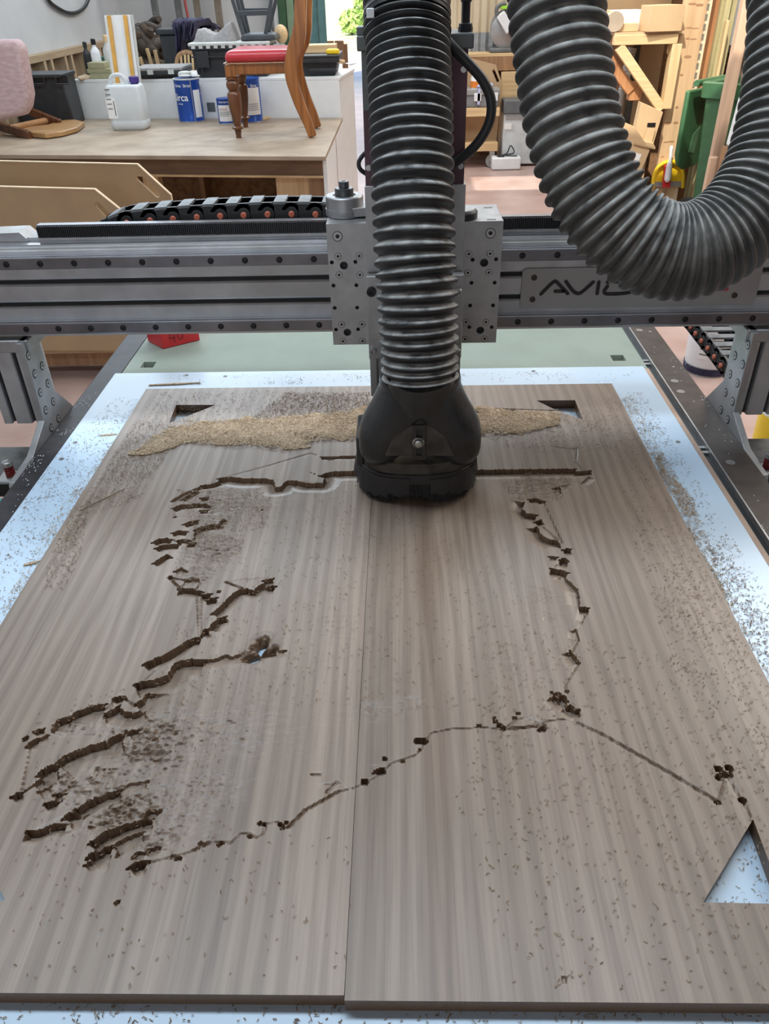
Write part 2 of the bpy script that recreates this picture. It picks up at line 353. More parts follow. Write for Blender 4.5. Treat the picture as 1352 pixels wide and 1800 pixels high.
def vnoise(shape, cell, seed):      # smooth value noise, cell in samples (rows, cols)
    r = np.random.RandomState(seed); H, W = shape; gh, gw = int(H/cell[0])+3, int(W/cell[1])+3; g = r.rand(gh, gw)
    yy = np.arange(H)/cell[0]; xx = np.arange(W)/cell[1]; y0 = yy.astype(int); x0 = xx.astype(int); fy = yy-y0; fx = xx-x0
    fy = (fy*fy*(3-2*fy))[:, None]; fx = (fx*fx*(3-2*fx))[None, :]
    a = g[y0][:, x0]; b = g[y0][:, x0+1]; c = g[y0+1][:, x0]; d = g[y0+1][:, x0+1]
    return (a*(1-fx)+b*fx)*(1-fy)+(c*(1-fx)+d*fx)*fy
# walls that face the camera: recess lies to the right of the drawing direction; (points, depth mm, run-out mm)
BANDS = [
 ([(384,841),(400,838),(428,841),(464,841),(480,844),(484,856),(494,855),(505,844),(521,845),(538,849),(567,849),(572,841),(562,837),(570,832),(585,829),(625,828),(836,826),(1011,824)], 10, 14),
 ([(1008,829),(1037,827)], 8, 9), ([(565,803),(590,802),(640,801)], 6, 5), ([(576,805),(588,804)], 7, 4),
 ([(302,880),(322,867),(334,863)], 5, 5), ([(318,878),(330,870),(344,862)], 8, 7), ([(340,860),(350,856)], 6, 5), ([(355,853),(372,851),(386,846)], 9, 7),
 ([(353,875),(365,873)], 8, 6), ([(303,893),(318,887),(335,886),(350,884),(364,885),(370,890)], 9, 8), ([(353,896),(366,895)], 8, 6),
 ([(323,921),(336,916),(347,914)], 9, 7), ([(343,931),(355,925),(372,922),(392,920)], 9, 9), ([(340,948),(342,938),(346,931)], 6, 8), ([(385,920),(391,913)], 7, 7),
 ([(268,953),(280,947),(292,946),(304,948)], 9, 7), ([(303,936),(314,933),(330,934)], 8, 6), ([(311,950),(322,947),(334,949)], 8, 6), ([(330,953),(343,952)], 9, 8),
 ([(273,963),(285,958),(300,956),(316,956)], 9, 8), ([(268,990),(282,981),(294,974),(302,979)], 9, 7), ([(307,1003),(318,998),(328,1003)], 5, 8),
 ([(315,1035),(330,1034),(343,1036),(356,1040)], 10, 8), ([(356,1045),(370,1044)], 9, 7), ([(363,1053),(380,1050)], 10, 7), ([(326,1018),(345,1017)], 6, 5),
 ([(372,1078),(384,1069),(397,1057),(410,1044),(421,1036),(434,1035),(446,1038),(452,1032),(463,1027),(472,1029),(484,1030)], 10, 8), ([(464,1020),(478,1017)], 8, 7), ([(452,1032),(462,1026),(470,1020)], 8, 6),
 ([(253,1167),(272,1158),(292,1150),(312,1138),(328,1127),(340,1121),(352,1120)], 12, 8), ([(352,1118),(358,1107),(366,1106)], 10, 8), ([(366,1107),(374,1095),(384,1087),(395,1083)], 11, 8),
 ([(237,1203),(250,1198),(270,1195),(295,1186),(301,1176),(305,1168),(318,1161),(335,1159),(360,1159)], 12, 16), ([(360,1160),(380,1158),(396,1152),(412,1154),(428,1147),(444,1140),(470,1140),(500,1143)], 5, 8),
 ([(238,1236),(247,1231),(253,1224),(257,1216)], 11, 20), ([(200,1227),(210,1223),(220,1226)], 9, 7), ([(183,1253),(195,1249),(207,1241)], 10, 12), ([(212,1246),(222,1252),(236,1253),(250,1246)], 10, 14), ([(250,1248),(268,1249)], 4, 8),
 ([(92,1284),(97,1270),(108,1263),(121,1260)], 10, 16), ([(123,1263),(130,1254),(145,1247),(160,1241),(184,1237)], 10, 18), ([(62,1285),(76,1280)], 7, 5), ([(46,1312),(54,1303),(62,1299)], 8, 7), ([(62,1300),(82,1292)], 5, 5),
 ([(65,1363),(72,1355),(84,1347),(100,1342)], 11, 20), ([(101,1339),(112,1331),(128,1322),(145,1316),(165,1309),(190,1303),(197,1295),(212,1290)], 11, 26), ([(226,1286),(234,1281),(243,1280)], 9, 14), ([(210,1292),(218,1284)], 6, 10),
 ([(21,1399),(30,1394),(39,1391)], 9, 6), ([(60,1378),(72,1369)], 7, 9), ([(70,1390),(84,1382)], 5, 9), ([(97,1394),(106,1391),(113,1391)], 9, 10), ([(108,1388),(119,1381)], 5, 8), ([(80,1412),(92,1407),(102,1406)], 10, 6),
 ([(134,1421),(150,1411),(165,1402),(185,1393),(208,1386)], 12, 12), ([(208,1388),(222,1378),(238,1374),(257,1372)], 5, 10),
 ([(111,1437),(117,1430),(132,1428),(149,1427)], 11, 12), ([(50,1461),(60,1462),(72,1457),(85,1452),(100,1448),(117,1447)], 10, 7), ([(160,1450),(172,1446),(190,1443)], 5, 6),
 ([(157,1482),(168,1473),(182,1464),(200,1456),(218,1447),(240,1440),(266,1434)], 13, 10), ([(254,1430),(262,1421),(280,1423)], 9, 8),
 ([(152,1508),(156,1502),(170,1496),(182,1487),(197,1485)], 13, 12), ([(197,1486),(208,1476),(228,1467),(248,1459)], 8, 12), ([(226,1524),(234,1517),(246,1513),(258,1512)], 12, 7), ([(152,1519),(165,1512),(178,1510)], 6, 5),
 ([(234,1505),(242,1495),(256,1496)], 6, 6), ([(256,1494),(268,1487),(278,1486)], 7, 5),
 ([(922,884),(917,894),(925,902),(943,905)], 10, 11), ([(939,917),(949,914)], 9, 8), ([(945,928),(948,936),(954,943),(965,948),(982,951),(985,961)], 9, 11), ([(990,966),(1001,965)], 8, 7), ([(985,984),(998,986)], 10, 8), ([(967,978),(978,979)], 5, 5),
 ([(970,999),(984,1002),(998,1006)], 10, 9), ([(990,1012),(1002,1024),(1015,1036),(1018,1050),(1019,1066)], 5, 10), ([(1019,1067),(1033,1068)], 9, 8), ([(1030,1072),(1028,1084),(1024,1093)], 3, 6),
 ([(1014,1109),(1018,1124)], 4, 7), ([(1005,1146),(1012,1156),(1019,1164)], 7, 9), ([(977,1222),(987,1231),(996,1232)], 9, 9), ([(996,1240),(1005,1246),(1016,1246)], 9, 8), ([(929,877),(944,876),(957,881)], 7, 7), ([(972,858),(984,855),(987,866)], 5, 12), ([(1023,849),(1034,838)], 3, 8),
]
SOUTH = [(1012,1266),(992,1264),(965,1267),(950,1272),(924,1261),(905,1266),(887,1282),(869,1280),(843,1278),(820,1281),(800,1280),(758,1288),(747,1304),(740,1317),(731,1327),(710,1334),(692,1340),(673,1354),(664,1364),(644,1375),(622,1385),(596,1391),(566,1408),(536,1425),(507,1454),(498,1456),(488,1445),(468,1447),(463,1465),(451,1473),(437,1464),(422,1465),(405,1482),(385,1480),(366,1482),(340,1495),(318,1502),(297,1507),(277,1512),(257,1518),(240,1528)]
GROOVES = [   # points, half width mm, depth mm
 (SOUTH, 1.3, 2.2), ([(596,1391),(566,1408),(536,1425),(507,1454)], 2.0, 4), ([(366,1482),(340,1495)], 2, 4), ([(400,838),(470,819),(545,797),(556,800)], 1.5, 2.2),
 ([(800,713),(850,717),(985,722)], 1.3, 2), ([(884,720),(903,721)], 3, 7), ([(975,785),(1008,790),(1015,787),(1013,808)], 1.3, 2), ([(1011,812),(1026,826)], 1.3, 2),
 ([(297,1015),(345,1021)], 1.8, 5), ([(298,1016),(318,1036)], 1.8, 5), ([(316,1034),(333,1018)], 1.5, 3), ([(352,1024),(345,1036)], 1.5, 3), ([(346,1044),(350,1116)], 1.2, 2.2), ([(354,1044),(352,1116)], 1.2, 2.2), ([(350,1044),(351,1116)], 3.0, 1.0),
 ([(397,1023),(425,1034)], 1.8, 4), ([(399,1023),(430,1018),(470,1017)], 1.0, 1), ([(372,1058),(381,1064)], 1.0, 1.5), ([(303,880),(305,893),(306,909),(346,908)], 1.2, 1.6), ([(345,908),(390,914)], 1.1, 1.4), ([(256,1194),(283,1168)], 1.3, 2), ([(218,1227),(237,1241)], 1.3, 3), ([(199,1233),(185,1247)], 1.3, 3),
 ([(54,1310),(38,1391)], 1.2, 2.5), ([(39,1393),(62,1380)], 1.4, 3), ([(70,1380),(98,1404)], 1.4, 3), ([(85,1292),(95,1293),(130,1292),(165,1288),(200,1282)], 1.0, 1.3), ([(85,1468),(120,1463),(165,1455)], 1.0, 1.3), ([(164,1458),(166,1470)], 1.0, 1),
 ([(1019,1164),(1010,1180),(997,1200),(993,1208),(998,1219)], 1.2, 2.2), ([(956,882),(975,925),(989,955)], 1.5, 2.5), ([(948,920),(983,951)], 1.3, 2.5), ([(975,997),(988,985)], 1.2, 2), ([(1024,1093),(1014,1109)], 1.0, 1.5), ([(1018,1124),(1006,1146)], 1.2, 2), ([(990,849),(1006,847),(1022,849)], 1.0, 1.2),
 ([(888,1281),(920,1279),(957,1275)], 2.0, 4), ([(927,1260),(946,1279)], 1.2, 2), ([(1009,1268),(1060,1291),(1100,1314),(1180,1360),(1262,1409)], 2.0, 3.2), ([(1264,1408),(1275,1372)], 1.3, 2), ([(1283,1371),(1304,1407)], 1.3, 2), ([(1308,1411),(1322,1438)], 1.2, 2), ([(1013,1250),(1009,1266)], 2, 3),
 ([(560,1380),(600,1376)], 1.2, 1.4), ([(575,1392),(592,1374)], 2, 3.5), ([(548,1361),(563,1362)], 1.5, 3), ([(300,1262),(345,1270),(380,1262)], 1.0, .8), ([(470,1365),(520,1358),(600,1350),(680,1345)], 1.1, .8), ([(430,1372),(490,1362)], 1.0, .7),
]
BLOBS = [   # px, radius mm, depth
 (735,1302,4.5,9),(745,1304,4.5,9),(641,1374,4,8),(670,1356,4.5,9),(660,1358,2.5,5),(676,1334,2.5,6),(708,1338,2.5,5),(739,1317,2,4),(456,1447,1.8,6),(464,1448,1.8,6),(493,1449,2,6),(497,1455,2,6),(387,1483,3,6),(313,1509,3,6),(303,1506,2,4),(440,1470,2.3,5),(503,1446,2,5),(353,1482,2,4),
 (45,1299,3.5,8),(53,1311,4,6),(209,1503,3,5),(264,1412,1.6,5),(281,1424,2,5),(206,1587,2.2,4),(992,1723,2.2,2),
 (878,1275,3.5,7),(884,1280,4,9),(872,1268,3,5),(870,1262,2,4),(905,1262,2.5,4),(911,1254,2,4),(955,1280,4,9),(951,1284,3,8),(842,1276,2.5,4),(990,1228,4.5,10),(982,1219,2.5,4),(1003,1245,4.5,10),(970,1218,2.2,4),(996,1215,2.5,4),(992,985,4.5,10),(997,966,3,8),
 (1262,1410,3.2,9),(1306,1407,3.8,9),(1263,1352,3.6,9),(1282,1350,4.2,9),(1275,1362,4,9),(1265,1366,3.8,9),(1270,1358,3,6),(1284,1362,3,6),(1323,1442,3,10),
 (299,1014,2.6,7),(320,1036,3,8),(347,1021,3.5,7),(338,1018,3,6),(304,880,1.8,6),(307,909,2.2,6),(392,914,2,5),(461,896,1.8,4),(385,1040,2.5,5),
]
TRIS = [ [(309.6,711.7),(379.5,711.7),(297,744)], [(943,704),(1011,703.4),(1024.5,737),(980,722)], [(1324,1440),(1236,1586),(1380,1589)], [(-40,1478),(9,1583),(-120,1590)],
         [(447,1136),(455,1126),(467,1122),(466,1130),(456,1138)], [(428,1154),(436,1149),(447,1145),(460,1141),(468,1143),(482,1138),(480,1146),(462,1149),(455,1147),(448,1157),(436,1158)] ]
LAND = [(384,841),(480,843),(567,848),(625,828),(836,826),(1011,824),(1030,835),(985,870),(920,890),(945,930),(985,955),(975,1000),(1018,1045),(1030,1068),(1006,1138),(1019,1163),(993,1207),(1013,1250),(1010,1266)] + SOUTH[1:] + [(152,1518),(152,1504),(190,1482),(157,1482),(165,1470),(120,1450),(50,1463),(110,1435),(134,1420),(80,1410),(60,1376),(100,1340),(210,1292),(90,1292),(92,1275),(180,1238),(256,1215),(237,1203),(300,1180),(253,1166),(350,1120),(395,1085),(372,1076),(420,1036),(480,1018),(400,1022),(315,1034),(300,1000),(268,988),(270,960),(345,930),(323,921),(303,893),(302,880)]
ZONES = [(150,1350,110,75,3.2),(250,1310,130,70,3.0),(200,1410,90,60,3.2),(330,1390,150,90,1.6),(140,1268,60,22,2.6),(370,962,50,26,2.6),(345,1010,40,14,2.2),(250,1470,60,35,2.2),(955,1065,45,50,1.0),(890,1165,50,40,.6),(640,1255,120,60,.8),(720,1230,60,40,.8),(600,1110,90,35,.6),(520,1330,160,70,.7),(450,1230,200,90,.5),(380,890,70,40,1.3),(480,880,90,40,.6),(930,860,60,18,1.4),(420,1290,110,60,1.6),(580,1200,120,60,.5)]

def inpoly(X, Y, poly):
    r = np.zeros(X.shape, bool); n = len(poly)
    for i in range(n):
        x0, y0 = poly[i]; x1, y1 = poly[(i+1) % n]
        if y0 == y1: continue
        c = ((y0 > Y) != (y1 > Y)) & (X < (x1-x0)*(Y-y0)/(y1-y0)+x0); r ^= c
    return r
def seg_d(X, Y, a, b):
    dx, dy = b[0]-a[0], b[1]-a[1]; l2 = dx*dx+dy*dy+1e-12; t = np.clip(((X-a[0])*dx+(Y-a[1])*dy)/l2, 0, 1)
    qx, qy = a[0]+t*dx, a[1]+t*dy; return np.hypot(X-qx, Y-qy), (dx*(Y-a[1])-dy*(X-a[0])), t, qx, qy
CELL = .0016
def carve(xs, ys):
    X, Y = np.meshgrid(xs, ys); H, W = X.shape; h = np.zeros((H, W)); jit = vnoise((H, W), (2.2, 2.2), 3)-.5
    def window(pts, m):
        p = np.array(pts); i0 = np.searchsorted(xs, p[:, 0].min()-m); i1 = np.searchsorted(xs, p[:, 0].max()+m); j0 = np.searchsorted(ys, p[:, 1].min()-m); j1 = np.searchsorted(ys, p[:, 1].max()+m)
        return slice(j0, j1), slice(i0, i1)
    # land relief
    land = [B(p) for p in LAND]; inside = inpoly(X, Y, land)
    n1 = vnoise((H, W), (2.3, 4.2), 11); n2 = vnoise((H, W), (6.5, 14), 12); n3 = vnoise((H, W), (1.2, 1.9), 13); n4 = vnoise((H, W), (22, 40), 14)
    rid = (1-np.abs(2*n1-1))**1.4*.62+(1-np.abs(2*n2-1))**1.4*.55+n3*.5
    amp = np.zeros((H, W))
    for px, py, rx, ry, a in ZONES:
        c = B((px, py)); ex = B((px+rx, py)); ey = B((px, py+ry)); sx = abs(ex[0]-c[0]); sy = abs(ey[1]-c[1])
        amp = np.maximum(amp, a*np.exp(-((X-c[0])/sx)**2-((Y-c[1])/sy)**2))
    amp *= (.7+1.3*n4); amp = np.where(amp < 1.3, amp*amp/1.3*.5, amp)
    h = np.where(inside, -(.3+amp*np.maximum(1.3-rid, 0)*1.5)*.001*np.where(amp > .05, 1, .6), h)
    for tr in TRIS[4:]:
        p = [B(q) for q in tr]; sj, si = window(p, .03); x = X[sj, si]; y = Y[sj, si]; dd = np.full(x.shape, 1e9)
        for k in range(len(p)): dd = np.minimum(dd, seg_d(x, y, p[k], p[(k+1) % len(p)])[0])
        dd = np.where(inpoly(x, y, p), 0, dd); dd = np.maximum(dd+.004*jit[sj, si], 0); h[sj, si] = np.minimum(h[sj, si], -.0165*np.exp(-(dd/.0042)**1.3))
    for pts, dep, run in BANDS:
        p = [B(q) for q in pts]; m = run*.0032; sj, si = window(p, m); x = X[sj, si]; y = Y[sj, si]
        if x.size == 0: continue
        best = np.full(x.shape, 1e9); side = np.zeros(x.shape); tt = np.zeros(x.shape)
        for k in range(len(p)-1):
            d, s, t, _, _ = seg_d(x, y, p[k], p[k+1]); c = d < best-1e-9
            end = ((k == 0) & (t <= 0)) | ((k == len(p)-2) & (t >= 1))
            best = np.where(c, d, best); side = np.where(c, s, side); tt = np.where(c, end, tt)
        r = best + np.where(side < 0, 0, -2*best)          # positive to the south
        r = r + .0022*jit[sj, si]
        ok = (r > 0) & ((tt < .5) | (best < .0032))
        f = -dep*.001*np.exp(-(np.maximum(r-.002, 0)/(run*.001))**1.6)*(1+.16*jit[sj, si])
        f = np.where(f > -.0006, 0, f)
        h[sj, si] = np.where(ok, np.minimum(h[sj, si], f), h[sj, si])
    for pts, hw, dep in GROOVES:
        p = [B(q) for q in pts]; sj, si = window(p, .006); x = X[sj, si]; y = Y[sj, si]
        if x.size == 0: continue
        best = np.full(x.shape, 1e9)
        for k in range(len(p)-1): best = np.minimum(best, seg_d(x, y, p[k], p[k+1])[0])
        q = np.clip(1-(best/(hw*.001))**2, 0, 1); h[sj, si] = np.minimum(h[sj, si], -dep*.001*q**.5*(.9+.5*jit[sj, si])*(q > 0))
    for px, py, r, dep in BLOBS:
        c = B((px, py)); sj, si = window([c], .01); x = X[sj, si]; y = Y[sj, si]
        if x.size == 0: continue
        h[sj, si] = np.where(np.hypot(x-c[0], y-c[1]) < r*.001*(1+.35*jit[sj, si]), np.minimum(h[sj, si], -dep*.001), h[sj, si])
    # through cuts: snap grid to the outline, later drop the cells inside
    hole = np.zeros((H, W), bool); Xs = X.copy(); Ys = Y.copy(); polys = []
    for tr in TRIS:
        p = [B(q) for q in tr]; polys.append(p)
        best = np.full(X.shape, 1e9); qx_ = X.copy(); qy_ = Y.copy(); sj, si = window(p, .01)
        if X[sj, si].size == 0: continue
        bb = best[sj, si]; ax = qx_[sj, si]; ay = qy_[sj, si]
        for k in range(len(p)):
            d, _, _, qx, qy = seg_d(X[sj, si], Y[sj, si], p[k], p[(k+1) % len(p)]); c = d < bb; bb = np.where(c, d, bb); ax = np.where(c, qx, ax); ay = np.where(c, qy, ay)
        sn = bb < CELL*.71
        Xs[sj, si] = np.where(sn, ax, Xs[sj, si]); Ys[sj, si] = np.where(sn, ay, Ys[sj, si])
        near = bb < .003; h[sj, si] = np.where(near & (tr is not TRIS[4]) & (tr is not TRIS[5]), 0, h[sj, si])
    cxm = (Xs[:-1, :-1]+Xs[1:, 1:]+Xs[1:, :-1]+Xs[:-1, 1:])/4; cym = (Ys[:-1, :-1]+Ys[1:, 1:]+Ys[1:, :-1]+Ys[:-1, 1:])/4
    keep = np.ones(cxm.shape, bool)
    for p in polys: keep &= ~inpoly(cxm, cym, p)
    return Xs, Ys, h, keep
def np_mesh(name, V, F4, smooth=True):
    me = bpy.data.meshes.new(name); me.vertices.add(len(V)); me.vertices.foreach_set('co', V.astype(np.float32).ravel())
    nf = len(F4); me.loops.add(nf*4); me.loops.foreach_set('vertex_index', F4.astype(np.int32).ravel())
    me.polygons.add(nf); me.polygons.foreach_set('loop_start', np.arange(0, nf*4, 4, dtype=np.int32)); me.polygons.foreach_set('use_smooth', np.full(nf, smooth))
    me.update(calc_edges=True); me.validate(); return me
def panel(label, edges, y0, y1, tints):
    root = thing('oak_panel', label, 'board', (0, 0, ZT-.018))
    all_xs = [edges[0]]; cuts = [0]
    for a, b in zip(edges[:-1], edges[1:]):
        n = max(2, int(round((b-a)/CELL))); all_xs += list(np.linspace(a, b, n+1)[1:]); cuts.append(len(all_xs)-1)
    xs = np.array(all_xs); ys = np.linspace(y0, y1, int(round((y1-y0)/CELL))+1)
    X, Y, h, keep = carve(xs, ys)
    for k in range(len(cuts)-1):
        i0, i1 = cuts[k], cuts[k+1]; x = X[:, i0:i1+1]; yv = Y[:, i0:i1+1]; z = h[:, i0:i1+1]; kp = keep[:, i0:i1]
        Hn, Wn = x.shape; V = np.stack([x, yv, z+.018], -1).reshape(-1, 3); idx = np.arange(Hn*Wn).reshape(Hn, Wn)
        F = np.stack([idx[:-1, :-1], idx[:-1, 1:], idx[1:, 1:], idx[1:, :-1]], -1)[kp]
        pad = np.zeros((Hn+1, Wn+1), bool); pad[1:-1, 1:-1] = kp
        E_ = []
        lo = pad[:-1, 1:-1]; hi = pad[1:, 1:-1]      # edges along x, row j
        jj, ii = np.nonzero(hi & ~lo); E_.append(np.stack([idx[jj, ii+1], idx[jj, ii]], -1))
        jj, ii = np.nonzero(lo & ~hi); E_.append(np.stack([idx[jj, ii], idx[jj, ii+1]], -1))
        lf = pad[1:-1, :-1]; rt = pad[1:-1, 1:]      # edges along y, col i
        jj, ii = np.nonzero(rt & ~lf); E_.append(np.stack([idx[jj, ii], idx[jj+1, ii]], -1))
        jj, ii = np.nonzero(lf & ~rt); E_.append(np.stack([idx[jj+1, ii], idx[jj, ii]], -1))
        E_ = np.concatenate(E_); nb = len(V); ne = len(E_)
        top = V[E_.ravel()].reshape(-1, 2, 3); bot = top.copy(); bot[:, :, 2] = 0
        V = np.concatenate([V, top.reshape(-1, 3), bot.reshape(-1, 3)]); a = nb+np.arange(ne)*2; c = nb+2*ne+np.arange(ne)*2
        F = np.concatenate([F, np.stack([a, a+1, c+1, c], -1)])
        used = np.unique(F); remap = np.full(len(V), -1); remap[used] = np.arange(len(used)); V = V[used]; F = remap[F]
        me = np_mesh('stave', V, F); me.set_sharp_from_angle(angle=math.radians(40)); me.materials.append(OAK)
        o = bpy.data.objects.new('stave', me); col.objects.link(o); o.parent = root
        t = tints[k % len(tints)]; o.color = (t[0], t[1], t[2], 1)
    return root
def fx(px): return float(atZ(px, 1740, ZT)[0])
panel('left oak panel of narrow staves carved with ragged western coastline', [-.5465, -.478, -.405, fx(37), fx(185), fx(290), fx(382), fx(492), -.0545], .3045, 1.493,
      [(1.02,1.02,1.02),(.98,.97,.95),(1.06,1.06,1.06),(.93,.92,.90),(1.0,.99,.98),(.92,.92,.92),(1.02,1.01,.99),(1.12,1.10,1.08)])
panel('right oak panel of wider staves carved with eastern coastline', [-.0540, fx(676), fx(758), fx(810), fx(905), fx(1000), fx(1140), fx(1262), .385, .4365], .3005, 1.4895,
      [(.84,.82,.79),(.96,.95,.93),(.82,.77,.72),(.97,.95,.92),(.90,.88,.84),(.99,.97,.95),(.92,.89,.85),(.88,.86,.82),(.93,.90,.86)])

# ------------------------------------------------------------------ white sheet, spoilboard
SHEET = M('white_plastic_sheet', (.61,.765,.92), .30, 0, var=.02, scale=4)
sh = thing('backing_sheet', 'glossy white plastic sheet lying under the oak panels', 'sheet', (-.06, .85, ZR))
MB().box(-.6555, .537, .06, 1.6155, ZR, ZS).build('sheet', SHEET, sh, bevel=.0015)
SCREWD = M('dull_grey_screw', (.22,.22,.23), .5, .5)
for p in ((132,778),(108,807),(1192,777),(938,652.5),(396,661.5),(328,659.5)):
    c = atZ(p[0], p[1], ZS); MB().lathe((c[0], c[1], ZS-.002), [(.0045,0),(.0045,.0026),(.002,.0023)], n=12).build('screw', SCREWD, sh)
SPOIL = M('pale_green_mdf', (.275,.325,.275), .7, 0, var=.06, scale=10, bump=.05)
sp = thing('spoilboard', 'pale green spoilboard with pocket slots behind the gantry', 'board', (-.05, 1.2, .85))
pk = [atZ(262,640,ZR), atZ(1087,628,ZR)]
holed(MB(), -.643, .547, .05, 2.4, .853, ZR-.0005, [(p[0]-.016, p[0]+.014, p[1]-.019, p[1]+.014) for p in pk]).build('board', SPOIL, sp)
holed(MB(), -.64, .547, .05, 2.4, .835, .853, []).build('base', M('pinkish_mdf_base', (.50,.36,.28), .7), sp)
for p in pk: MB().lathe((p[0]-.002, p[1]-.008, .853), [(.009,0),(.009,.004),(.006,.006),(.0045,.006),(.0045,.003)], n=16).build('bolt', BOLTS, sp)

# ================================================================== MACHINE TABLE
tb = thing('machine_table', 'black steel router table frame with long side rails under the sheet', 'machine', (0, 1.2, 0))
MB().box(-.70, -.645, -.1, 2.45, .79, ZR-.001).build('side_rail', BLACKST, tb, bevel=.002)
MB().box(.566, .629, -.1, 2.45, .79, ZR).build('side_rail', RUST, tb, bevel=.002)
MB().box(.5475, .5655, -.1, 2.45, .80, .862).build('slotted_extrusion', M('dark_slotted_extrusion', (.05,.055,.058), .5, .3), tb)
MB().box(.5635, .5665, -.1, 2.45, .86, ZR+.001).build('extrusion_lip', ALU, tb)
MB().box(.5375, .5482, .06, 1.61, .856, ZR+.0005).build('edge_strip', M('bare_mdf_strip', (.47,.33,.25), .7), tb)
for p in ((1139,636),(1236,790)):
    c = atZ(p[0], p[1], .866)
    for k in (-1, 1): MB().box(.5478, .5652, c[1]-.004+k*.009, c[1]+.004+k*.009, .855, .866).build('cross_tab', ALU, tb)
for p, r in (((1124,580.5),.0085),((1186,670),.0085),((1197,688.5),.0085),((1284,813),.0085),((1143,583),.004),((1184,645),.003)):
    c = atZ(p[0], p[1], ZR); MB().lathe((c[0], c[1], ZR-.001), [(r,0),(r,.0016),(r*.5,.0014)], n=16).build('countersunk_screw', BOLTS, tb)
for x in (-.69, .60):
    for y_ in (.2, 2.3): MB().box(x-.04, x+.04, y_-.04, y_+.04, 0, .79).build('leg', BLACKST, tb, bevel=.003)
for y_ in (.3, 1.2, 2.1): MB().box(-.66, .56, y_-.04, y_+.04, .76, .835).build('cross_member', BLACKST, tb)

# ================================================================== GANTRY
YG = 1.368
ga = thing('gantry', 'grey aluminium gantry beam on slotted uprights spanning the router table', 'machine', (0, 1.4, ZR))
z0, z1 = 1.064, 1.224; GX0, GX1 = -.86, .84
prof = [(YG, z0), (YG+.08, z0), (YG+.08, z1), (YG+.006, z1), (YG+.006, z1-.003), (YG, z1-.004)]
for zc in (1.165, 1.124):
    prof += [(YG, zc+.0075), (YG+.0022, zc+.0042), (YG+.012, zc+.0042), (YG+.012, zc-.0042), (YG+.0022, zc-.0042), (YG, zc-.0075)]
MB().prism(prof, YZ, GX0, GX1).build('beam', ALUG, ga, sharp=20)
MB().box(GX0, GX1, YG+.0105, YG+.0118, 1.1185, 1.1295).build('slot_shade_strip', SLOT, ga); MB().box(GX0, GX1, YG+.0105, YG+.0118, 1.1595, 1.1705).build('slot_shade_strip', SLOT, ga)  # dark strips stand in for the shade deep in the slots
MB().box(GX0, GX1, YG+.012, YG+.030, z1, z1+.004).build('top_strip', STEEL, ga)
MB().box(GX0, GX1, YG+.036, YG+.078, z1, z1+.010).build('rack_ledge', ALUG, ga)
def rail_prof(zc, up):
    h = .0100; yb = YG; yf = YG-.020
    return [(yb, zc-h), (yf+.0095, zc-h), (yf+.0075, zc-h+.0028), (yf+.004, zc-h+.0028), (yf+.0012, zc-h), (yf, zc-h+.0016), (yf, zc+h-.0016), (yf+.0012, zc+h), (yf+.004, zc+h-.0028), (yf+.0075, zc+h-.0028), (yf+.0095, zc+h), (yb, zc+h)]
bolt_me = MB().lathe((0,0,0), [(.0055,-.001),(.0055,.0003),(.0046,.0003),(.0042,-.0002),(.0040,.0012),(.0032,.0016),(.0024,.0016),(.0020,.0004)], ax=(0,-1,0), n=14).mesh('bolt'); bolt_me.materials.append(BOLT)
ub = atY(11, 465, YG-.02); lb = atY(46, 579, YG-.02)
for nm, c in (('upper_rail', ub), ('lower_rail', lb)):
    rl = MB().prism(rail_prof(c[2], 1), YZ, GX0, GX1).build(nm, RAILD, ga, sharp=15)  # darker steel stands in for the dim reflection on the rail fronts
    for ya, yb_ in ((YG-.0192, YG-.0162), (YG-.0102, YG-.0004)): MB().box(GX0, GX1, ya, yb_, c[2]+.0096, c[2]+.0104).build('glint_strip', STEEL, rl)  # bright strips paint the light caught along the rail tops
    k = -3
    while True:
        x = c[0] + .06*k; k += 1
        if x > GX1-.02: break
        if x < GX0+.02: continue
        if x < -.72 or x > .72: continue
        inst(bolt_me, 'bolt', rl, (x, YG-.0203, c[2]))
rk = MB().box(atY(65,415,1.40)[0], GX1, 1.408, 1.424, z1+.008, z1+.030).build('gear_rack', RAILD, ga)
tm = MB(); x = atY(65,415,1.40)[0]+.002
while x < .75:
    tm.hexa([(x-.0013,1.4025,z1+.009),(x+.0013,1.4025,z1+.009),(x+.0016,1.409,z1+.009),(x-.0016,1.409,z1+.009),(x-.0013,1.4025,z1+.0285),(x+.0013,1.4025,z1+.0285),(x+.0016,1.409,z1+.0285),(x-.0016,1.409,z1+.0285)]); x += .0037
tag(tm.build('rack_teeth', BOLT, rk, sharp=0), kind='stuff')
MB().hexa([(-.86,1.40,z1+.004),(-.665,1.40,z1+.004),(-.665,1.45,z1+.004),(-.86,1.45,z1+.004),(-.86,1.40,z1+.016),(-.68,1.40,z1+.020),(-.68,1.45,z1+.020),(-.86,1.45,z1+.016)]).build('end_clamp', ALU, ga)
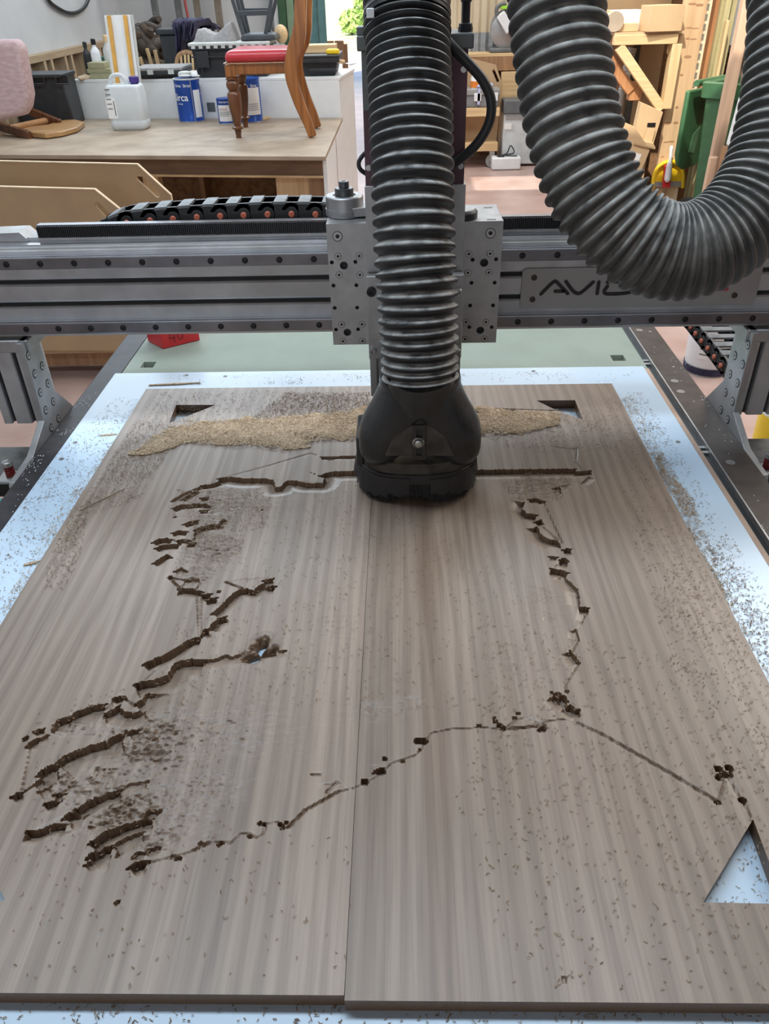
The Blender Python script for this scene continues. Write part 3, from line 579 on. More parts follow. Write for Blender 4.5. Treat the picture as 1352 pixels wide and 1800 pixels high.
# uprights and their plates
plate_bolt = MB().lathe((0,0,0), [(.0064,-.0004),(.0064,.0009),(.0055,.0012),(.0030,.0012),(.0026,.0002)], ax=(1,0,0), n=18).mesh('plate_bolt'); plate_bolt.materials.append(BOLTS)
plate_ring = MB().lathe((0,0,0), [(.0088,0),(.0088,.0003)], ax=(1,0,0), n=18).mesh('bolt_recess'); plate_ring.materials.append(BOLT)
LP = [(50,625),(74,643),(61,657),(84,674),(71,690),(93.5,706),(80.5,721),(102.5,736),(90,752)]
RP = [(1315.4,606),(1292.4,625),(1305.8,640.5),(1283.6,657.8),(1296.7,673.4),(1275.6,690),(1288,705.8),(1267.6,720.5),(1279.5,737.8)]
for s, xi, bl in ((-1, -.70, LP), (1, .628, RP)):
    poly = [(1.331,1.064),(1.398,1.064),(1.404,.938),(1.464,.872),(1.464,.80),(1.17,.80),(1.160,.812),(1.160,.862),(1.166,.868),(1.250,.873),(1.329,.906)]
    pl = MB().prism(poly, YZ, xi, xi+s*.0127).build('upright_plate', ALU, ga, bevel=.0012)
    for p in bl:
        c = atX(p[0], p[1], xi); inst(plate_ring, 'bolt_recess', pl, c, (0,0,PI if s > 0 else 0)); inst(plate_bolt, 'bolt', pl, c, (0,0,PI if s > 0 else 0))
    # slotted upright extrusion, front face toward the camera
    a = xi+s*.0127; b = a+s*.08; yf = 1.352; zb = .889
    pr = [(a, yf)]
    for q in (.02, .06):
        pr += [(a+s*(q-.006), yf), (a+s*(q-.004), yf+.002), (a+s*(q-.004), yf+.012), (a+s*(q+.004), yf+.012), (a+s*(q+.004), yf+.002), (a+s*(q+.006), yf)]
    pr += [(b, yf), (b, yf+.08), (a, yf+.08)]
    MB().prism(pr, XY, zb, 1.040).build('upright', ALUG, ga, sharp=20)
    for q in (.02, .06): MB().box(min(a+s*(q-.005), a+s*(q+.005)), max(a+s*(q-.005), a+s*(q+.005)), yf+.0108, yf+.0118, zb, 1.04).build('slot_shade_strip', SLOT, ga)  # black strips paint the shade inside the upright slots
    MB().box(min(xi-s*.004, b+s*.05), max(xi-s*.004, b+s*.05), 1.345, 1.44, 1.040, 1.064).build('riser_block', ALU, ga, bevel=.002)
    # spring-loaded pinion mount on the foot
    xs_ = xi+s*.032; ys_ = 1.212
    MB().box(min(xi+s*.0127, xi+s*.055), max(xi+s*.0127, xi+s*.055), ys_-.02, ys_+.02, .846, .853).build('foot_bracket', ALU, ga, bevel=.003)
    sp_pts = [(xs_+.0075*math.cos(t), ys_+.0075*math.sin(t), .853+.0022*t/(2*PI)*2) for t in np.linspace(0, 2*PI*5, 60)]
    MB().tube(sp_pts, .0017, n=6).build('spring', M('red_spring', (.22,.02,.025), .4, .3), ga)
    MB().lathe((xs_, ys_, .850), [(.0045,0),(.0045,.026),(.0095,.026),(.0095,.034),(.006,.036)], n=16).build('tension_bolt', BOLTS, ga)
    MB().box(min(xi+s*.016, xi+s*.12), max(xi+s*.016, xi+s*.12), 1.13, 1.185, .79, .822).build('motor_cover', TEAL, ga, bevel=.003)
    MB().box(min(xi+s*.02, xi+s*.16), max(xi+s*.02, xi+s*.16), 1.22, 1.33, .80, .850).build('gearbox', PLASTB, ga, bevel=.004)
# name plate and lettering
NPm = M('satin_name_plate', (.36,.355,.35), .5, .5, var=.05)
YN = YG-.003
c0 = atY(919,472,YN); c1 = atY(917,543,YN); cR = atY(1322,535,YN)
npx0, npx1, npz0, npz1 = c0[0], cR[0]+.004, c1[2], c0[2]
npl = MB().prism(rrect(npx0, npx1, npz0, npz1, .007), XZ, YN, YG).build('name_plate', NPm, ga, bevel=.0006)
for p in ((939,488),(936,526),(1291,519),(1299,482)):
    c = atY(p[0], p[1], YN); MB().lathe((c[0], YN, c[2]), [(.0052,-.001),(.0052,.0016),(.003,.0022)], ax=(0,-1,0), n=14).build('screw', M('brown_screw', (.06,.045,.035), .5, .5), npl)
def stroke(mb, pts, wd, yv):      # flat rounded stroke in the XZ plane
    hw = wd/2; P = [np.array(p) for p in pts]; L = []; R = []
    for i, p in enumerate(P):
        t = P[min(i+1, len(P)-1)]-P[max(i-1, 0)]; t = t/(np.linalg.norm(t)+1e-9); n = np.array([-t[1], t[0]]); L.append(p+n*hw); R.append(p-n*hw)
    t0 = (P[0]-P[1])/np.linalg.norm(P[0]-P[1]); t1 = (P[-1]-P[-2])/np.linalg.norm(P[-1]-P[-2])
    def cap(p, t, a):
        n = np.array([-t[1], t[0]]); return [p+hw*(math.cos(q)*n+math.sin(q)*t) for q in np.linspace(0, PI, 7)]
    for i in range(len(P)-1): mb.add([(q[0], yv, q[1]) for q in (L[i], L[i+1], R[i+1], R[i])]+[(q[0], yv+.0012, q[1]) for q in (L[i], L[i+1], R[i+1], R[i])], [(0,1,2,3),(0,1,5,4),(2,3,7,6)])
    for p, t in ((P[0], t0), (P[-1], t1)): c = cap(p, t, 0); mb.add([(q[0], yv, q[1]) for q in c]+[(p[0], yv, p[1])], [(i, i+1, len(c)) for i in range(len(c)-1)])
    return mb
def pxz(pts):
    return [tuple(np.array(atY(a, b, YN-.001))[[0, 2]]) for a, b in pts]
lets = [
 ([[(951,517),(968,500),(975,495),(980,497),(998,516)], [(976,512),(990,512)]], INK),
 ([[(995,495),(1007,511),(1016,516),(1025,512),(1043,496)]], INK),
 ([[(1053,496),(1050,516)]], INK),
 ([[(1068,496),(1100,495),(1112,500),(1112,509),(1103,515),(1064,516),(1068,503)]], INK),
 ([[(1178,492),(1150,493),(1142,500),(1143,508),(1152,512),(1175,511)]], REDINK),
 ([[(1188,510),(1190,492),(1218,509),(1220,490)]], REDINK),
 ([[(1278,489),(1245,490),(1236,498),(1238,506),(1248,509),(1278,508)]], REDINK)]
for strokes, mm in lets:
    mb = MB()
    for st in strokes: stroke(mb, [tuple(q) for q in catmull(pxz(st), 5)] if len(st) > 3 and mm is INK else pxz(st), .0062, YN-.0012)
    mb.build('letter', mm, npl, sharp=0)

# ================================================================== CARRIAGE AND Z AXIS
YC = 1.302
ca = thing('router_carriage', 'silver bolted carriage plate with tall maroon lift housing on the gantry', 'machine', (0.03, 1.3, 1.06))
tl = atY(573,394,YC); br = atY(873,602,YC); tr_ = atY(885,394,YC); cx0, cx1, cz0, cz1 = tl[0], tr_[0], br[2], tl[2]
cpl = MB().box(cx0, cx1, YC, YC+.0127, cz0, cz1).build('carriage_plate', ALU, ca)
def cr8(p): return (540+p[0]/3.558, 280+p[1]/3.558)
smallh = [(155,645),(302,642),(165,790),(308,788),(173,930),(313,928),(181,1065),(319,1063),(1035,628),(1182,625),(1028,773),(1173,772),(1020,915),(1163,914),(1014,1050),(1154,1050)]
bigh = [(230,665),(252,1083),(1107,648),(1083,1070)]
cut = MB()
for p in smallh: c = atY(*cr8(p), YC); cut.cyl((c[0], YC-.005, c[2]), (c[0], YC+.009, c[2]), .0034, n=16)
for p in bigh: c = atY(*cr8(p), YC); cut.cyl((c[0], YC-.005, c[2]), (c[0], YC+.010, c[2]), .0068, n=20)
def boolean_cut(o, mb):
    c = bpy.data.objects.new('cutter', mb.mesh('cutter', origin(o), sharp=0)); col.objects.link(c); c.location = origin(o)
    md = o.modifiers.new('cut', 'BOOLEAN'); md.operation = 'DIFFERENCE'; md.object = c; md.solver = 'EXACT'
    dg = bpy.context.evaluated_depsgraph_get(); dg.update(); me = bpy.data.meshes.new_from_object(o.evaluated_get(dg))
    o.modifiers.remove(md); o.data = me; bpy.data.objects.remove(c); me.polygons.foreach_set('use_smooth', [True]*len(me.polygons)); me.set_sharp_from_angle(angle=math.radians(35))
bpy.context.view_layer.update()
boolean_cut(cpl, cut)
# black discs set in the holes, standing in for the shade inside
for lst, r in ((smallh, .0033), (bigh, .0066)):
    me = MB().lathe((0,0,0), [(r,0),(r,.0006)], ax=(0,1,0), n=16).mesh('bore_shade'); me.materials.append(BOLT)
    for p in lst: c = atY(*cr8(p), YC); inst(me, 'bore_shade', cpl, (c[0], YC+(.0078 if r < .005 else .0088), c[2]))
pb_s = MB().lathe((0,0,0), [(.0052,-.0004),(.0052,.0003),(.0048,.0006),(.0024,.0006),(.0021,-.0004)], ax=(0,-1,0), n=18).mesh('plate_bolt'); pb_s.materials.append(BOLTS)
pb_r = MB().lathe((0,0,0), [(.0058,0),(.0058,.0002)], ax=(0,-1,0), n=18).mesh('bolt_recess'); pb_r.materials.append(BOLT)
for p in [(193,607),(325,605),(200,723),(330,723),(216,1033),(343,1032),(224,1138),(347,1137),(1012,592),(1145,590),(1005,710),(1136,708),(993,1018),(1118,1018),(988,1125),(1110,1122),(190,482),(1147,462)]:
    c = atY(*cr8(p), YC); k = 1.45 if p in ((190,482),(1147,462)) else 1
    inst(pb_r, 'bolt_recess', cpl, (c[0], YC, c[2]), scale=(k,1,k)); inst(pb_s, 'bolt', cpl, (c[0], YC, c[2]), scale=(k,1,k))
MB().box(cx0, cx1, YC+.0127, 1.415, cz1-.0125, cz1).build('top_deck', ALU, ca, bevel=.001)
sl_me = MB().prism(rrect(-.008,.008,-.0025,.0025,.0024), XY, 0, .0003).mesh('deck_slot_shade', sharp=0); sl_me.materials.append(BOLT)  # flat black ovals painted for the dark inside the slots
for p in ((858,365),(864,386)): inst(sl_me, 'deck_slot_shade', ca, atZ(p[0], p[1], cz1))
# idler hub on the left of the deck
ic = atZ(607, 378, cz1); hx, hy = ic[0], ic[1]
MB().lathe((hx, hy, cz1), [(.0315,.001),(.0325,.003),(.0325,.012),(.0325,.0125),(.0315,.0125),(.0315,.0145),(.0315,.031),(.0300,.0325),(.019,.0325),(.019,.030)], n=40).build('idler_housing', ALU, ca)
MB().prism([(hx, hy-.030), (hx+.06, hy-.022), (hx+.06, hy+.022), (hx, hy+.030)], XY, cz1+.003, cz1+.017).build('idler_arm', ALU, ca, bevel=.001)
MB().lathe((hx, hy, cz1+.029), [(.0155,0),(.0155,.013),(.0145,.0145),(.0085,.0145),(.0085,.024),(.0078,.025),(.004,.025),(.004,.022)], n=28).build('idler_hub', M('dark_grey_steel', (.10,.105,.11), .4, .6), ca)
mc = atZ(818, 382, cz1)
MB().lathe((mc[0]-.008, mc[1], cz1), [(.028,.001),(.028,.010),(.026,.0125)], n=32).build('motor_cap', PLASTB, ca)
MB().lathe((mc[0]-.008, mc[1], cz1+.0125), [(.024,0),(.023,.002)], n=32).build('motor_disc', ALU, ca)
# z axis: body, flanges, tool plate
YB = 1.268
bl_, br_ = atY(641,330,YB), atY(819,330,YB); zt_ = atY(730,326,YB)[2]; zx0, zx1 = bl_[0], br_[0]
MB().box(zx0+.018, zx1-.018, YB+.010, YC, 1.04, zt_-.002).build('lift_body', RAILD, ca)
for a, b in ((zx0, zx0+.021), (zx1-.021, zx1)): MB().box(a, b, YB, YC, 1.05, zt_).build('lift_flange', ALU, ca, bevel=.0008)
MB().box(zx0+.012, zx1-.012, YB+.004, YC, zt_-.014, zt_-.003).build('lift_cap', ALU, ca)
YP = 1.243
q0, q1, q2 = atY(644,486,YP), atY(816,486,YP), atY(650,697,YP)
MB().box(q0[0], q1[0], YP, YP+.016, atY(650,632,YP)[2], q0[2]).build('tool_plate', ALU, ca, bevel=.0015)
MB().box(q0[0]+.001, q0[0]+.013, YP+.001, YP+.016, q2[2], atY(650,632,YP)[2]).build('tool_plate_leg', ALU, ca, bevel=.001)
MB().box(q1[0]-.013, q1[0]-.001, YP+.001, YP+.016, q2[2], atY(650,632,YP)[2]).build('tool_plate_leg', ALUG, ca, bevel=.001)
MB().box(q0[0]+.013, q1[0]-.013, YP+.010, YP+.022, q2[2]+.01, atY(650,632,YP)[2]).build('spindle_mount', ALUG, ca)
for p, mm, r in (((653,512),BOLT,.0078),((655,616),BOLTS,.0062),((806,512),BOLTS,.0062),((804,617),BOLTS,.0062)):
    c = atY(p[0], p[1], YP); MB().lathe((c[0], YP, c[2]), [(r,0),(r,.006),(r*.92,.007),(r*.5,.007),(r*.5,.003)], ax=(0,-1,0), n=20).build('cap_screw', mm, ca)
# spindle hidden behind the hose, collet end inside the dust shoe
spx = (q0[0]+q1[0])/2
MB().cyl((spx, 1.17, .985), (spx, 1.17, 1.20), .04, n=32).build('spindle', RAILD, ca)
MB().box(spx-.045, spx+.045, 1.17, YP, 1.07, 1.16).build('spindle_clamp', ALUG, ca, bevel=.003)
# maroon housing, top plate, fittings
h0, h1 = atY(640,120,YB), atY(823,100,YB); ht = atY(730,88,YB)[2]
hs = MB().box(zx0+.0015, zx1-.003, YB+.004, YB+.10, zt_-.002, ht).build('lift_housing', MAROON, ca, bevel=.001)
t0, t1, tb_ = atY(632,88,YB-.004), atY(831,82,YB-.004), atY(730,66,YB-.004)
MB().box(zx0-.004, zx1+.004, YB-.004, YB+.105, ht, ht+.019).build('top_plate', STEELG, ca, bevel=.002)
MB().box(zx0-.004, zx0+.006, YB+.005, YB+.05, ht+.019, ht+.029).build('stop_block', STEELG, ca, bevel=.001)
MB().box(zx0+.002, zx0+.014, YB-.002, YB+.02, ht-.075, ht).build('cable_clamp', STEELG, ca, bevel=.001)
for p in ((815,122),(648,295),(810,292)):
    c = atY(p[0], p[1], YB+.004); MB().lathe((c[0], YB+.004, c[2]), [(.0045,0),(.0042,.002),(.002,.002),(.002,.0008)], ax=(0,-1,0), n=14).build('screw', BOLTS, ca)
fc = atY(818, 60, YB+.03)
MB().lathe((fc[0], YB+.03, ht+.019), [(.0105,0),(.0105,.006),(.0095,.006),(.0095,.010),(.0062,.011),(.0062,.035),(.0078,.036),(.0078,.062),(.0062,.063),(.0062,.075),(.011,.076),(.011,.16)], n=8).build('air_fitting', BLACKST, ca, sharp=25)
MB().tube(catmull([atY(a, b, y_) for a, b, y_ in ((770,55,1.27),(795,82,1.255),(822,110,1.25),(848,140,1.25),(863,175,1.25),(861,212,1.25),(843,247,1.25),(815,275,1.255),(780,298,1.265))], 7), .0072, n=12).build('cable', PLASTB, ca)
MB().tube(catmull([atY(a, b, y_) for a, b, y_ in ((655,262,1.29),(640,271,1.285),(631,285,1.28),(634,298,1.28),(648,308,1.285))], 6), .0035, n=8).build('cable', PLASTB, ca)

# ================================================================== DUST SHOE
ds = thing('dust_shoe', 'black plastic dust shoe with two-legged splitter and brush skirt', 'dust shoe', (.02, 1.1, ZT))
shx = .5*(atY(628,835,1.10)[0]+atY(837,835,1.10)[0]); shw = .5*(atY(837,835,1.10)[0]-atY(628,835,1.10)[0]); shd = .088; shy = 1.042+shd
def stadium(a, b, n=48, e=2.6):
    return [(shx+a*math.copysign(abs(math.cos(t))**(2/e), math.cos(t)), shy+b*math.copysign(abs(math.sin(t))**(2/e), math.sin(t))) for t in np.linspace(0, 2*PI, n, endpoint=False)]
MB().prism(stadium(shw-.004, shd-.004), XY, .945, .968).build('shoe_body', DUSTYB, ds, bevel=.002)
MB().prism(stadium(shw, shd), XY, .932, .950).build('brush_band', PLASTB, ds, bevel=.0015)
mb = MB(); ou = stadium(shw+.0012, shd+.0012, 96); inn = stadium(shw-.002, shd-.002, 96)
def flap(i0, i1, zt, zb, out=0.0):
    m = MB(); vs = []; n = i1-i0
    for k in range(n+1):
        i = (i0+k) % 96; dx = ou[i][0]-shx; dy = ou[i][1]-shy; L_ = math.hypot(dx, dy); o_ = out*math.sin(PI*k/n)
        px_, py_ = ou[i][0]+dx/L_*o_, ou[i][1]+dy/L_*o_; zz = zb+.003*math.sin(k*1.7)
        vs += [(ou[i][0], ou[i][1], zt), (px_, py_, zz), (inn[i][0], inn[i][1], zt), (px_-dx/L_*.002, py_-dy/L_*.002, zz)]
    fs = []
    for k in range(n): a = 4*k; b = a+4; fs += [(a, b, b+1, a+1), (a+2, a+3, b+3, b+2), (a, a+2, b+2, b), (a+1, b+1, b+3, a+3)]
    fs += [(0,1,3,2), (4*n, 4*n+2, 4*n+3, 4*n+1)]
    return m.add(vs, fs).build('rubber_flap', PLASTB, ds)
flap(52, 66, .945, .908, .003); flap(66, 71, .945, .913, .001); flap(74, 79, .943, .915, .002); flap(79, 92, .945, .910, .004); flap(92, 102, .945, .915, .004); flap(44, 52, .945, .913, .006)
r2 = np.random.RandomState(5); bm_ = MB(); V = []; F = []
for k in range(5200):
    t = r2.rand()*2*PI; a, b = shw-.003-r2.rand()*.012, shd-.003-r2.rand()*.012; e = 2.6
    x = shx+a*math.copysign(abs(math.cos(t))**(2/e), math.cos(t)); y_ = shy+b*math.copysign(abs(math.sin(t))**(2/e), math.sin(t))
    zl = ZT+.0005+r2.rand()**2*.012+(.012 if (-.35 < math.cos(t) < .12 and math.sin(t) < 0) else 0); jx, jy = r2.randn(2)*.0025; hw = .0005
    n0 = len(V); V += [(x-hw, y_, .935), (x+hw, y_, .935), (x+hw+jx, y_+jy, zl), (x-hw+jx, y_+jy, zl)]; F.append((n0, n0+1, n0+2, n0+3))
tag(bm_.add(V, F).build('bristles', M('black_bristle', (.012,.012,.013), .6), ds, sharp=0), kind='stuff')
# splitter trousers
YSP = 1.072
def leg_path(L): return [(atY(a, b, YSP+dy), r) for a, b, dy, r in L]
mbn = MB()
nk = [(.0535, 0), (.0535, .03), (.056, .034), (.056, .052), (.0535, .055), (.0535, .075)]
neck_c = atY(739, 690, YSP-.01)
for L in ([(727,672,0,.0520),(722,688,0,.0510),(711,706,0,.0475),(695,728,0,.0435),(680,750,0,.0415),(673,772,0,.0395),(668,789,0,.0335),(668,800,.002,.0245)],
          [(750,672,0,.0520),(755,688,0,.0510),(766,706,0,.0475),(782,728,0,.0435),(797,750,0,.0415),(803,772,0,.0395),(808,789,0,.0335),(808,800,.002,.0245)]):
    lp = leg_path(L); pts = catmull([p for p, r in lp], 4); rr = catmull([(r, 0) for p, r in lp], 4)
    MB().tube(pts, [float(q[0]) for q in rr], n=40).build('splitter_leg', GLOSSB, ds, sharp=60)
tp = atY(739, 655, 1.058); nb = atY(739, 692, YSP)
MB().tube([tuple(np.array(nb)+(np.array(tp)-np.array(nb))*t) for t in (0, .3, .6, 1.0, 1.25)], [.0525,.0530,.0530,.0530,.0530], n=48).build('splitter_neck', GLOSSB, ds, sharp=60)
YF = 1.031
a0, a1, a2, a3 = atY(676,802,YF), atY(801,802,YF), atY(770,738,YF), atY(702,738,YF)
MB().prism([(a0[0],a0[2]),(a1[0],a1[2]),(a2[0],a2[2]),(a3[0],a3[2])], XZ, YF, YF+.02).build('front_panel', DUSTYB, ds, bevel=.002)
b0, b1 = atY(725,748,YF-.004), atY(748,808,YF-.004)
fr = holed(MB(), b0[0], b1[0], b1[2], b0[2], 0, .006, [(b0[0]+.006, b1[0]-.006, b1[2]+.007, b0[2]-.007)])
fr.v = [(x, YF-.004+z, y_) for x, y_, z in fr.v]; fr.build('slot_bracket', GLOSSB, ds)
MB().box(b0[0]+.004, b1[0]-.004, YF-.0002, YF+.001, b1[2]+.004, b0[2]-.004).build('slot_shade_strip', SLOT, ds)  # black sheet stands in for shade inside the bracket slot
bc = atY(735.5,778,YF-.004)
MB().lathe((bc[0], YF-.004, bc[2]), [(.0092,0),(.0092,.0012),(.0075,.0030),(.0066,.0024),(.0058,.0010),(.0055,.0045),(.0046,.0050)], ax=(0,-1,0), n=28).build('washer_bolt', BOLTS, ds)
MB().box(shx-shw+.002, shx-shw+.014, shy-.05, shy+.03, .945, 1.0).build('side_strap', GLOSSB, ds, bevel=.003); MB().box(shx+shw-.014, shx+shw-.002, shy-.05, shy+.03, .945, 1.0).build('side_strap', GLOSSB, ds, bevel=.003)

# ================================================================== HOSES
def hose(mb, pts, crest_s, R, depth, n=56):
    """corrugated hose along a dense polyline; crest_s = arc positions of rib crests"""
    P = np.array([np.array(p) for p in pts]); seg = np.linalg.norm(np.diff(P, axis=0), axis=1); S = np.concatenate([[0], np.cumsum(seg)])
    def at(s): return np.array([np.interp(s, S, P[:, k]) for k in range(3)])
    ss = []; rr = []
    prof = [(0, 1), (.09, .998), (.18, .982), (.27, .935), (.37, .890), (.50, .875), (.63, .890), (.73, .935), (.82, .982), (.91, .998)]
    for a, b in zip(crest_s[:-1], crest_s[1:]):
        for t, q in prof: ss.append(a+(b-a)*t); rr.append(R*(1-(1-q)*depth))
    ss.append(crest_s[-1]); rr.append(R)
    u = None; rings = []
    for s, r in zip(ss, rr):
        e = .012; t = Vector(at(min(s+e, S[-1]))-at(max(s-e, 0))).normalized(); p = Vector(at(s))
        if u is None: u = Vector((0, -1, 0))
        u = (u-t*u.dot(t)).normalized(); v = t.cross(u)
        rings.append([p+u*(r*math.cos(2*PI*k/n))+v*(r*math.sin(2*PI*k/n)) for k in range(n)])
    mb.rings(rings, True, True); return S[-1], at
# vertical hose (top leans back toward the lift)
key = [(739,668,1.056),(738,640,1.060),(737,600,1.066),(735,560,1.073),(733,500,1.085),(729,450,1.097),(728,400,1.110),(726,350,1.125),(725,300,1.141),(723,230,1.164),(721,160,1.187),(718,100,1.208),(716,50,1.226),(715,0,1.243),(713,-60,1.266),(712,-120,1.29)]
vk = [atY(a, b, y_) for a, b, y_ in key]; vk += [vk[-1]+np.array([0, .04, .25]), vk[-1]+np.array([0, .09, .9]), vk[-1]+np.array([0, .10, 1.80])]
vp = catmull(vk, 10)
yl = [663,648,634,616,598,580,562,541,520,498,478,458.5,435.5,411.5,388,364,340.5,316.5,292.6,270,249,230,211,191,173,155,137,121,104,88.5,73,59]
kp = np.array([p[:] for p in vp]); segv = np.linalg.norm(np.diff(kp, axis=0), axis=1); Sv = np.concatenate([[0], np.cumsum(segv)])
topv = int(np.argmax(kp[:, 2] > vk[15][2]-1e-6)); pyv = np.array([900+FPX*float(np.dot(p-CP, CD))/float(np.dot(p-CP, _f)) for p in kp])
pyv[topv+1:] = pyv[topv]-np.arange(1, len(pyv)-topv)*40.0
cs = [float(np.interp(-q, -pyv, Sv)) for q in yl]
dh = thing('dust_hose', 'black ribbed dust hose rising straight up from the dust shoe', 'hose', tuple(vp[0]))
mbh = MB(); hose(mbh, vp, cs, .0578, 1.0); mbh.build('ribbed_hose', RUBBER, dh, sharp=60)
# cuff with clamp band at the top
cs2 = [cs[-1], float(np.interp(-44, -pyv, Sv)), float(np.interp(-28, -pyv, Sv)), float(np.interp(-5, -pyv, Sv)), float(np.interp(22, -pyv, Sv)), float(np.interp(60, -pyv, Sv)), float(np.interp(100, -pyv, Sv))]
ups = list(np.arange(cs2[-1], Sv[-1]-.01, .019))
mbh = MB(); hose(mbh, vp, cs2, .0592, 1.0); mbh.build('hose_cuff', GLOSSB, dh, sharp=60)
mbh = MB(); hose(mbh, vp, ups, .0578, 1.0, n=32); mbh.build('upper_hose', RUBBER, dh, sharp=60)
ce = [(float(np.interp(-q, -pyv, Sv))) for q in (36, 20)]
def vat(s): return tuple(np.interp(s, Sv, kp[:, k]) for k in range(3))
MB().tube([vat(ce[0]), vat((ce[0]+ce[1])/2), vat(ce[1])], .0585, n=48).build('clamp_band', PLASTB, dh)
zt2 = atY(652, 18, 1.215); MB().box(zt2[0]-.005, zt2[0]+.005, zt2[1]-.026, zt2[1]-.018, zt2[2]-.008, zt2[2]+.003).build('cable_tie_head', WHITEP, dh, bevel=.001)
# slack loop on the right
dl = [(970,-170,.905),(973,-90,.912),(977,0,.920),(983,60,.925),(991,120,.93),(1001,190,.935),(1013,245,.938),(1030,300,.942),(1055,352,.945),(1090,398,.948),(1133,430,.95),(1180,444,.952),(1228,438,.95),(1275,412,.948),(1315,372,.945),(1345,325,.942),(1366,275,.94),(1381,220,.937),(1392,160,.934),(1400,90,.93),(1406,10,.925),(1410,-80,.92)]
lk = [atD(a, b, d) for a, b, d in dl]; lk = [lk[0]+np.array([.0, .14, 1.75]), lk[0]+np.array([.0, .13, .85]), lk[0]+np.array([0, .07, .25])]+lk+[lk[-1]+np.array([0, .07, .25]), lk[-1]+np.array([0, .14, .85]), lk[-1]+np.array([0, .16, 1.80])]
lp_ = catmull(lk, 8); P = np.array(lp_); sg = np.linalg.norm(np.diff(P, axis=0), axis=1); SS = np.concatenate([[0], np.cumsum(sg)]); tot = SS[-1]
pyl = np.array([900+FPX*float(np.dot(p-CP, CD))/float(np.dot(p-CP, _f)) for p in P])
cs3 = [0.0]; 
while cs3[-1] < tot-.03:
    s = cs3[-1]; yq = float(np.interp(s, SS, pyl)); left = s < float(np.interp(np.argmax(pyl), np.arange(len(SS)), SS))
    if left: st = np.interp(yq, [120, 250, 330, 400, 440], [.0180, .0168, .0150, .0128, .0108])
    else: st = np.interp(yq, [60, 220, 330, 400, 440], [.0175, .0155, .0138, .0122, .0108])
    cs3.append(s+float(st))
dl_o = thing('dust_hose', 'slack grey-black ribbed dust hose looping across the right of the gantry', 'hose', tuple(lp_[0]))
mbh = MB(); hose(mbh, lp_, cs3, .0582, .95); mbh.build('ribbed_hose', RUBBER2, dl_o, sharp=60)

# ================================================================== DRAG CHAINS
def stad2(x0, x1, r, n=7):
    return [(x1+r*math.cos(t), r*math.sin(t)) for t in np.linspace(-PI/2, PI/2, n)]+[(x0+r*math.cos(t), r*math.sin(t)) for t in np.linspace(PI/2, 3*PI/2, n)]
def chain_meshes(pt, wd, r):
    lk = MB().prism(stad2(0, pt, r), XZ, 0, .006).prism(stad2(0, pt, r), XZ, wd-.006, wd)
    lk.prism([(.30*pt, -.35*r), (.95*pt, -.35*r), (.95*pt, .30*r), (.52*pt, .30*r), (.30*pt, .72*r)], XZ, -.0016, 0)
    lk.prism([(-.62*r*math.cos(t), .62*r*math.sin(t)) for t in np.linspace(0, 2*PI, 18, endpoint=False)], XZ, -.0022, 0)
    lk.box(.30*pt, .72*pt, .004, wd-.004, -r+.001, -r+.005)
    lm = lk.mesh('chain_link'); lm.materials.append(PLASTB)
    bm_ = MB().box(.28*pt, .78*pt, -.0005, wd+.0005, r-.003, r+.0015).mesh('link_bridge'); bm_.materials.append(CHAINTOP)
    pm = MB().lathe((0,0,0), [(.0055,0),(.0055,.0035),(.0042,.0048)], ax=(0,-1,0), n=14).mesh('link_pin'); pm.materials.append(ORANGEP)
    return lm, bm_, pm
dc = thing('drag_chain', 'black cable drag chain with orange pins lying behind the gantry beam', 'drag chain', (-.4, 1.48, 1.22))
lm, bmh, pm = chain_meshes(.0425, .052, .0195)
YCH = 1.462
pins = [(150,436),(189,405),(224,391),(265,387),(305,384),(347,381),(388,379),(429,377.5),(471,376),(513,375.5),(555,376),(597,377)]
pw = [atY(a, b, YCH) for a, b in pins]
for a, b in zip(pw[:-1], pw[1:]):
    ang = math.atan2(b[2]-a[2], b[0]-a[0]); ln = inst(lm, 'chain_link', dc, (a[0], YCH, a[2]), (0, -ang, 0))
    inst(bmh, 'link_bridge', ln, (0,0,0), local=True); inst(pm, 'link_pin', ln, (0,-.002,0), local=True)
MB().box(-.86, .3, 1.455, 1.53, 1.185, 1.197).build('chain_tray', ALUG, dc)
MB().box(-.86, .3, 1.448, 1.456, 1.09, 1.197).build('tray_bracket', ALUG, dc)
# chain along the right side of the table: lower run on its tray, upper run above it
XR = .700
rc = thing('drag_chain', 'black drag chain with orange pins running along right side of table', 'drag chain', (.74, 1.7, .66))
lm2, bm2, pm2 = chain_meshes(.0425, .075, .0195)
rp = [(1199,555),(1208,564),(1217,575),(1225.5,586),(1236,599),(1247,612),(1258.5,627),(1270,642.6),(1283,660),(1296,678)]
pw2 = [atX(a, b, XR) for a, b in rp]
for a, b in zip(pw2[:-1], pw2[1:]):
    L_ = math.hypot(b[1]-a[1], b[2]-a[2]); e = (b-a)/L_; xax = Vector((0, e[1], e[2])); yax = Vector((1, 0, 0)); zax = xax.cross(yax)
    if zax.z < 0: zax = -zax
    ln = inst(lm2, 'chain_link', rc, (XR, a[1], a[2])); R3 = Matrix((xax, yax, zax)).transposed()
    ln.rotation_euler = R3.to_euler(); ln.scale = (L_/.0425, 1, 1)
    inst(bm2, 'link_bridge', ln, (0,0,0), local=True); inst(pm2, 'link_pin', ln, (0,-.002,0), local=True)
zl = .70
lower_me = MB().box(0, .008, 0, .05, -.02, .02).box(.082, .09, 0, .05, -.02, .02).box(0, .09, .012, .030, .014, .02).mesh('chain_link'); lower_me.materials.append(PLASTB)
for k in range(17): inst(lower_me, 'chain_link', rc, (.652, 1.35+k*.05, zl))
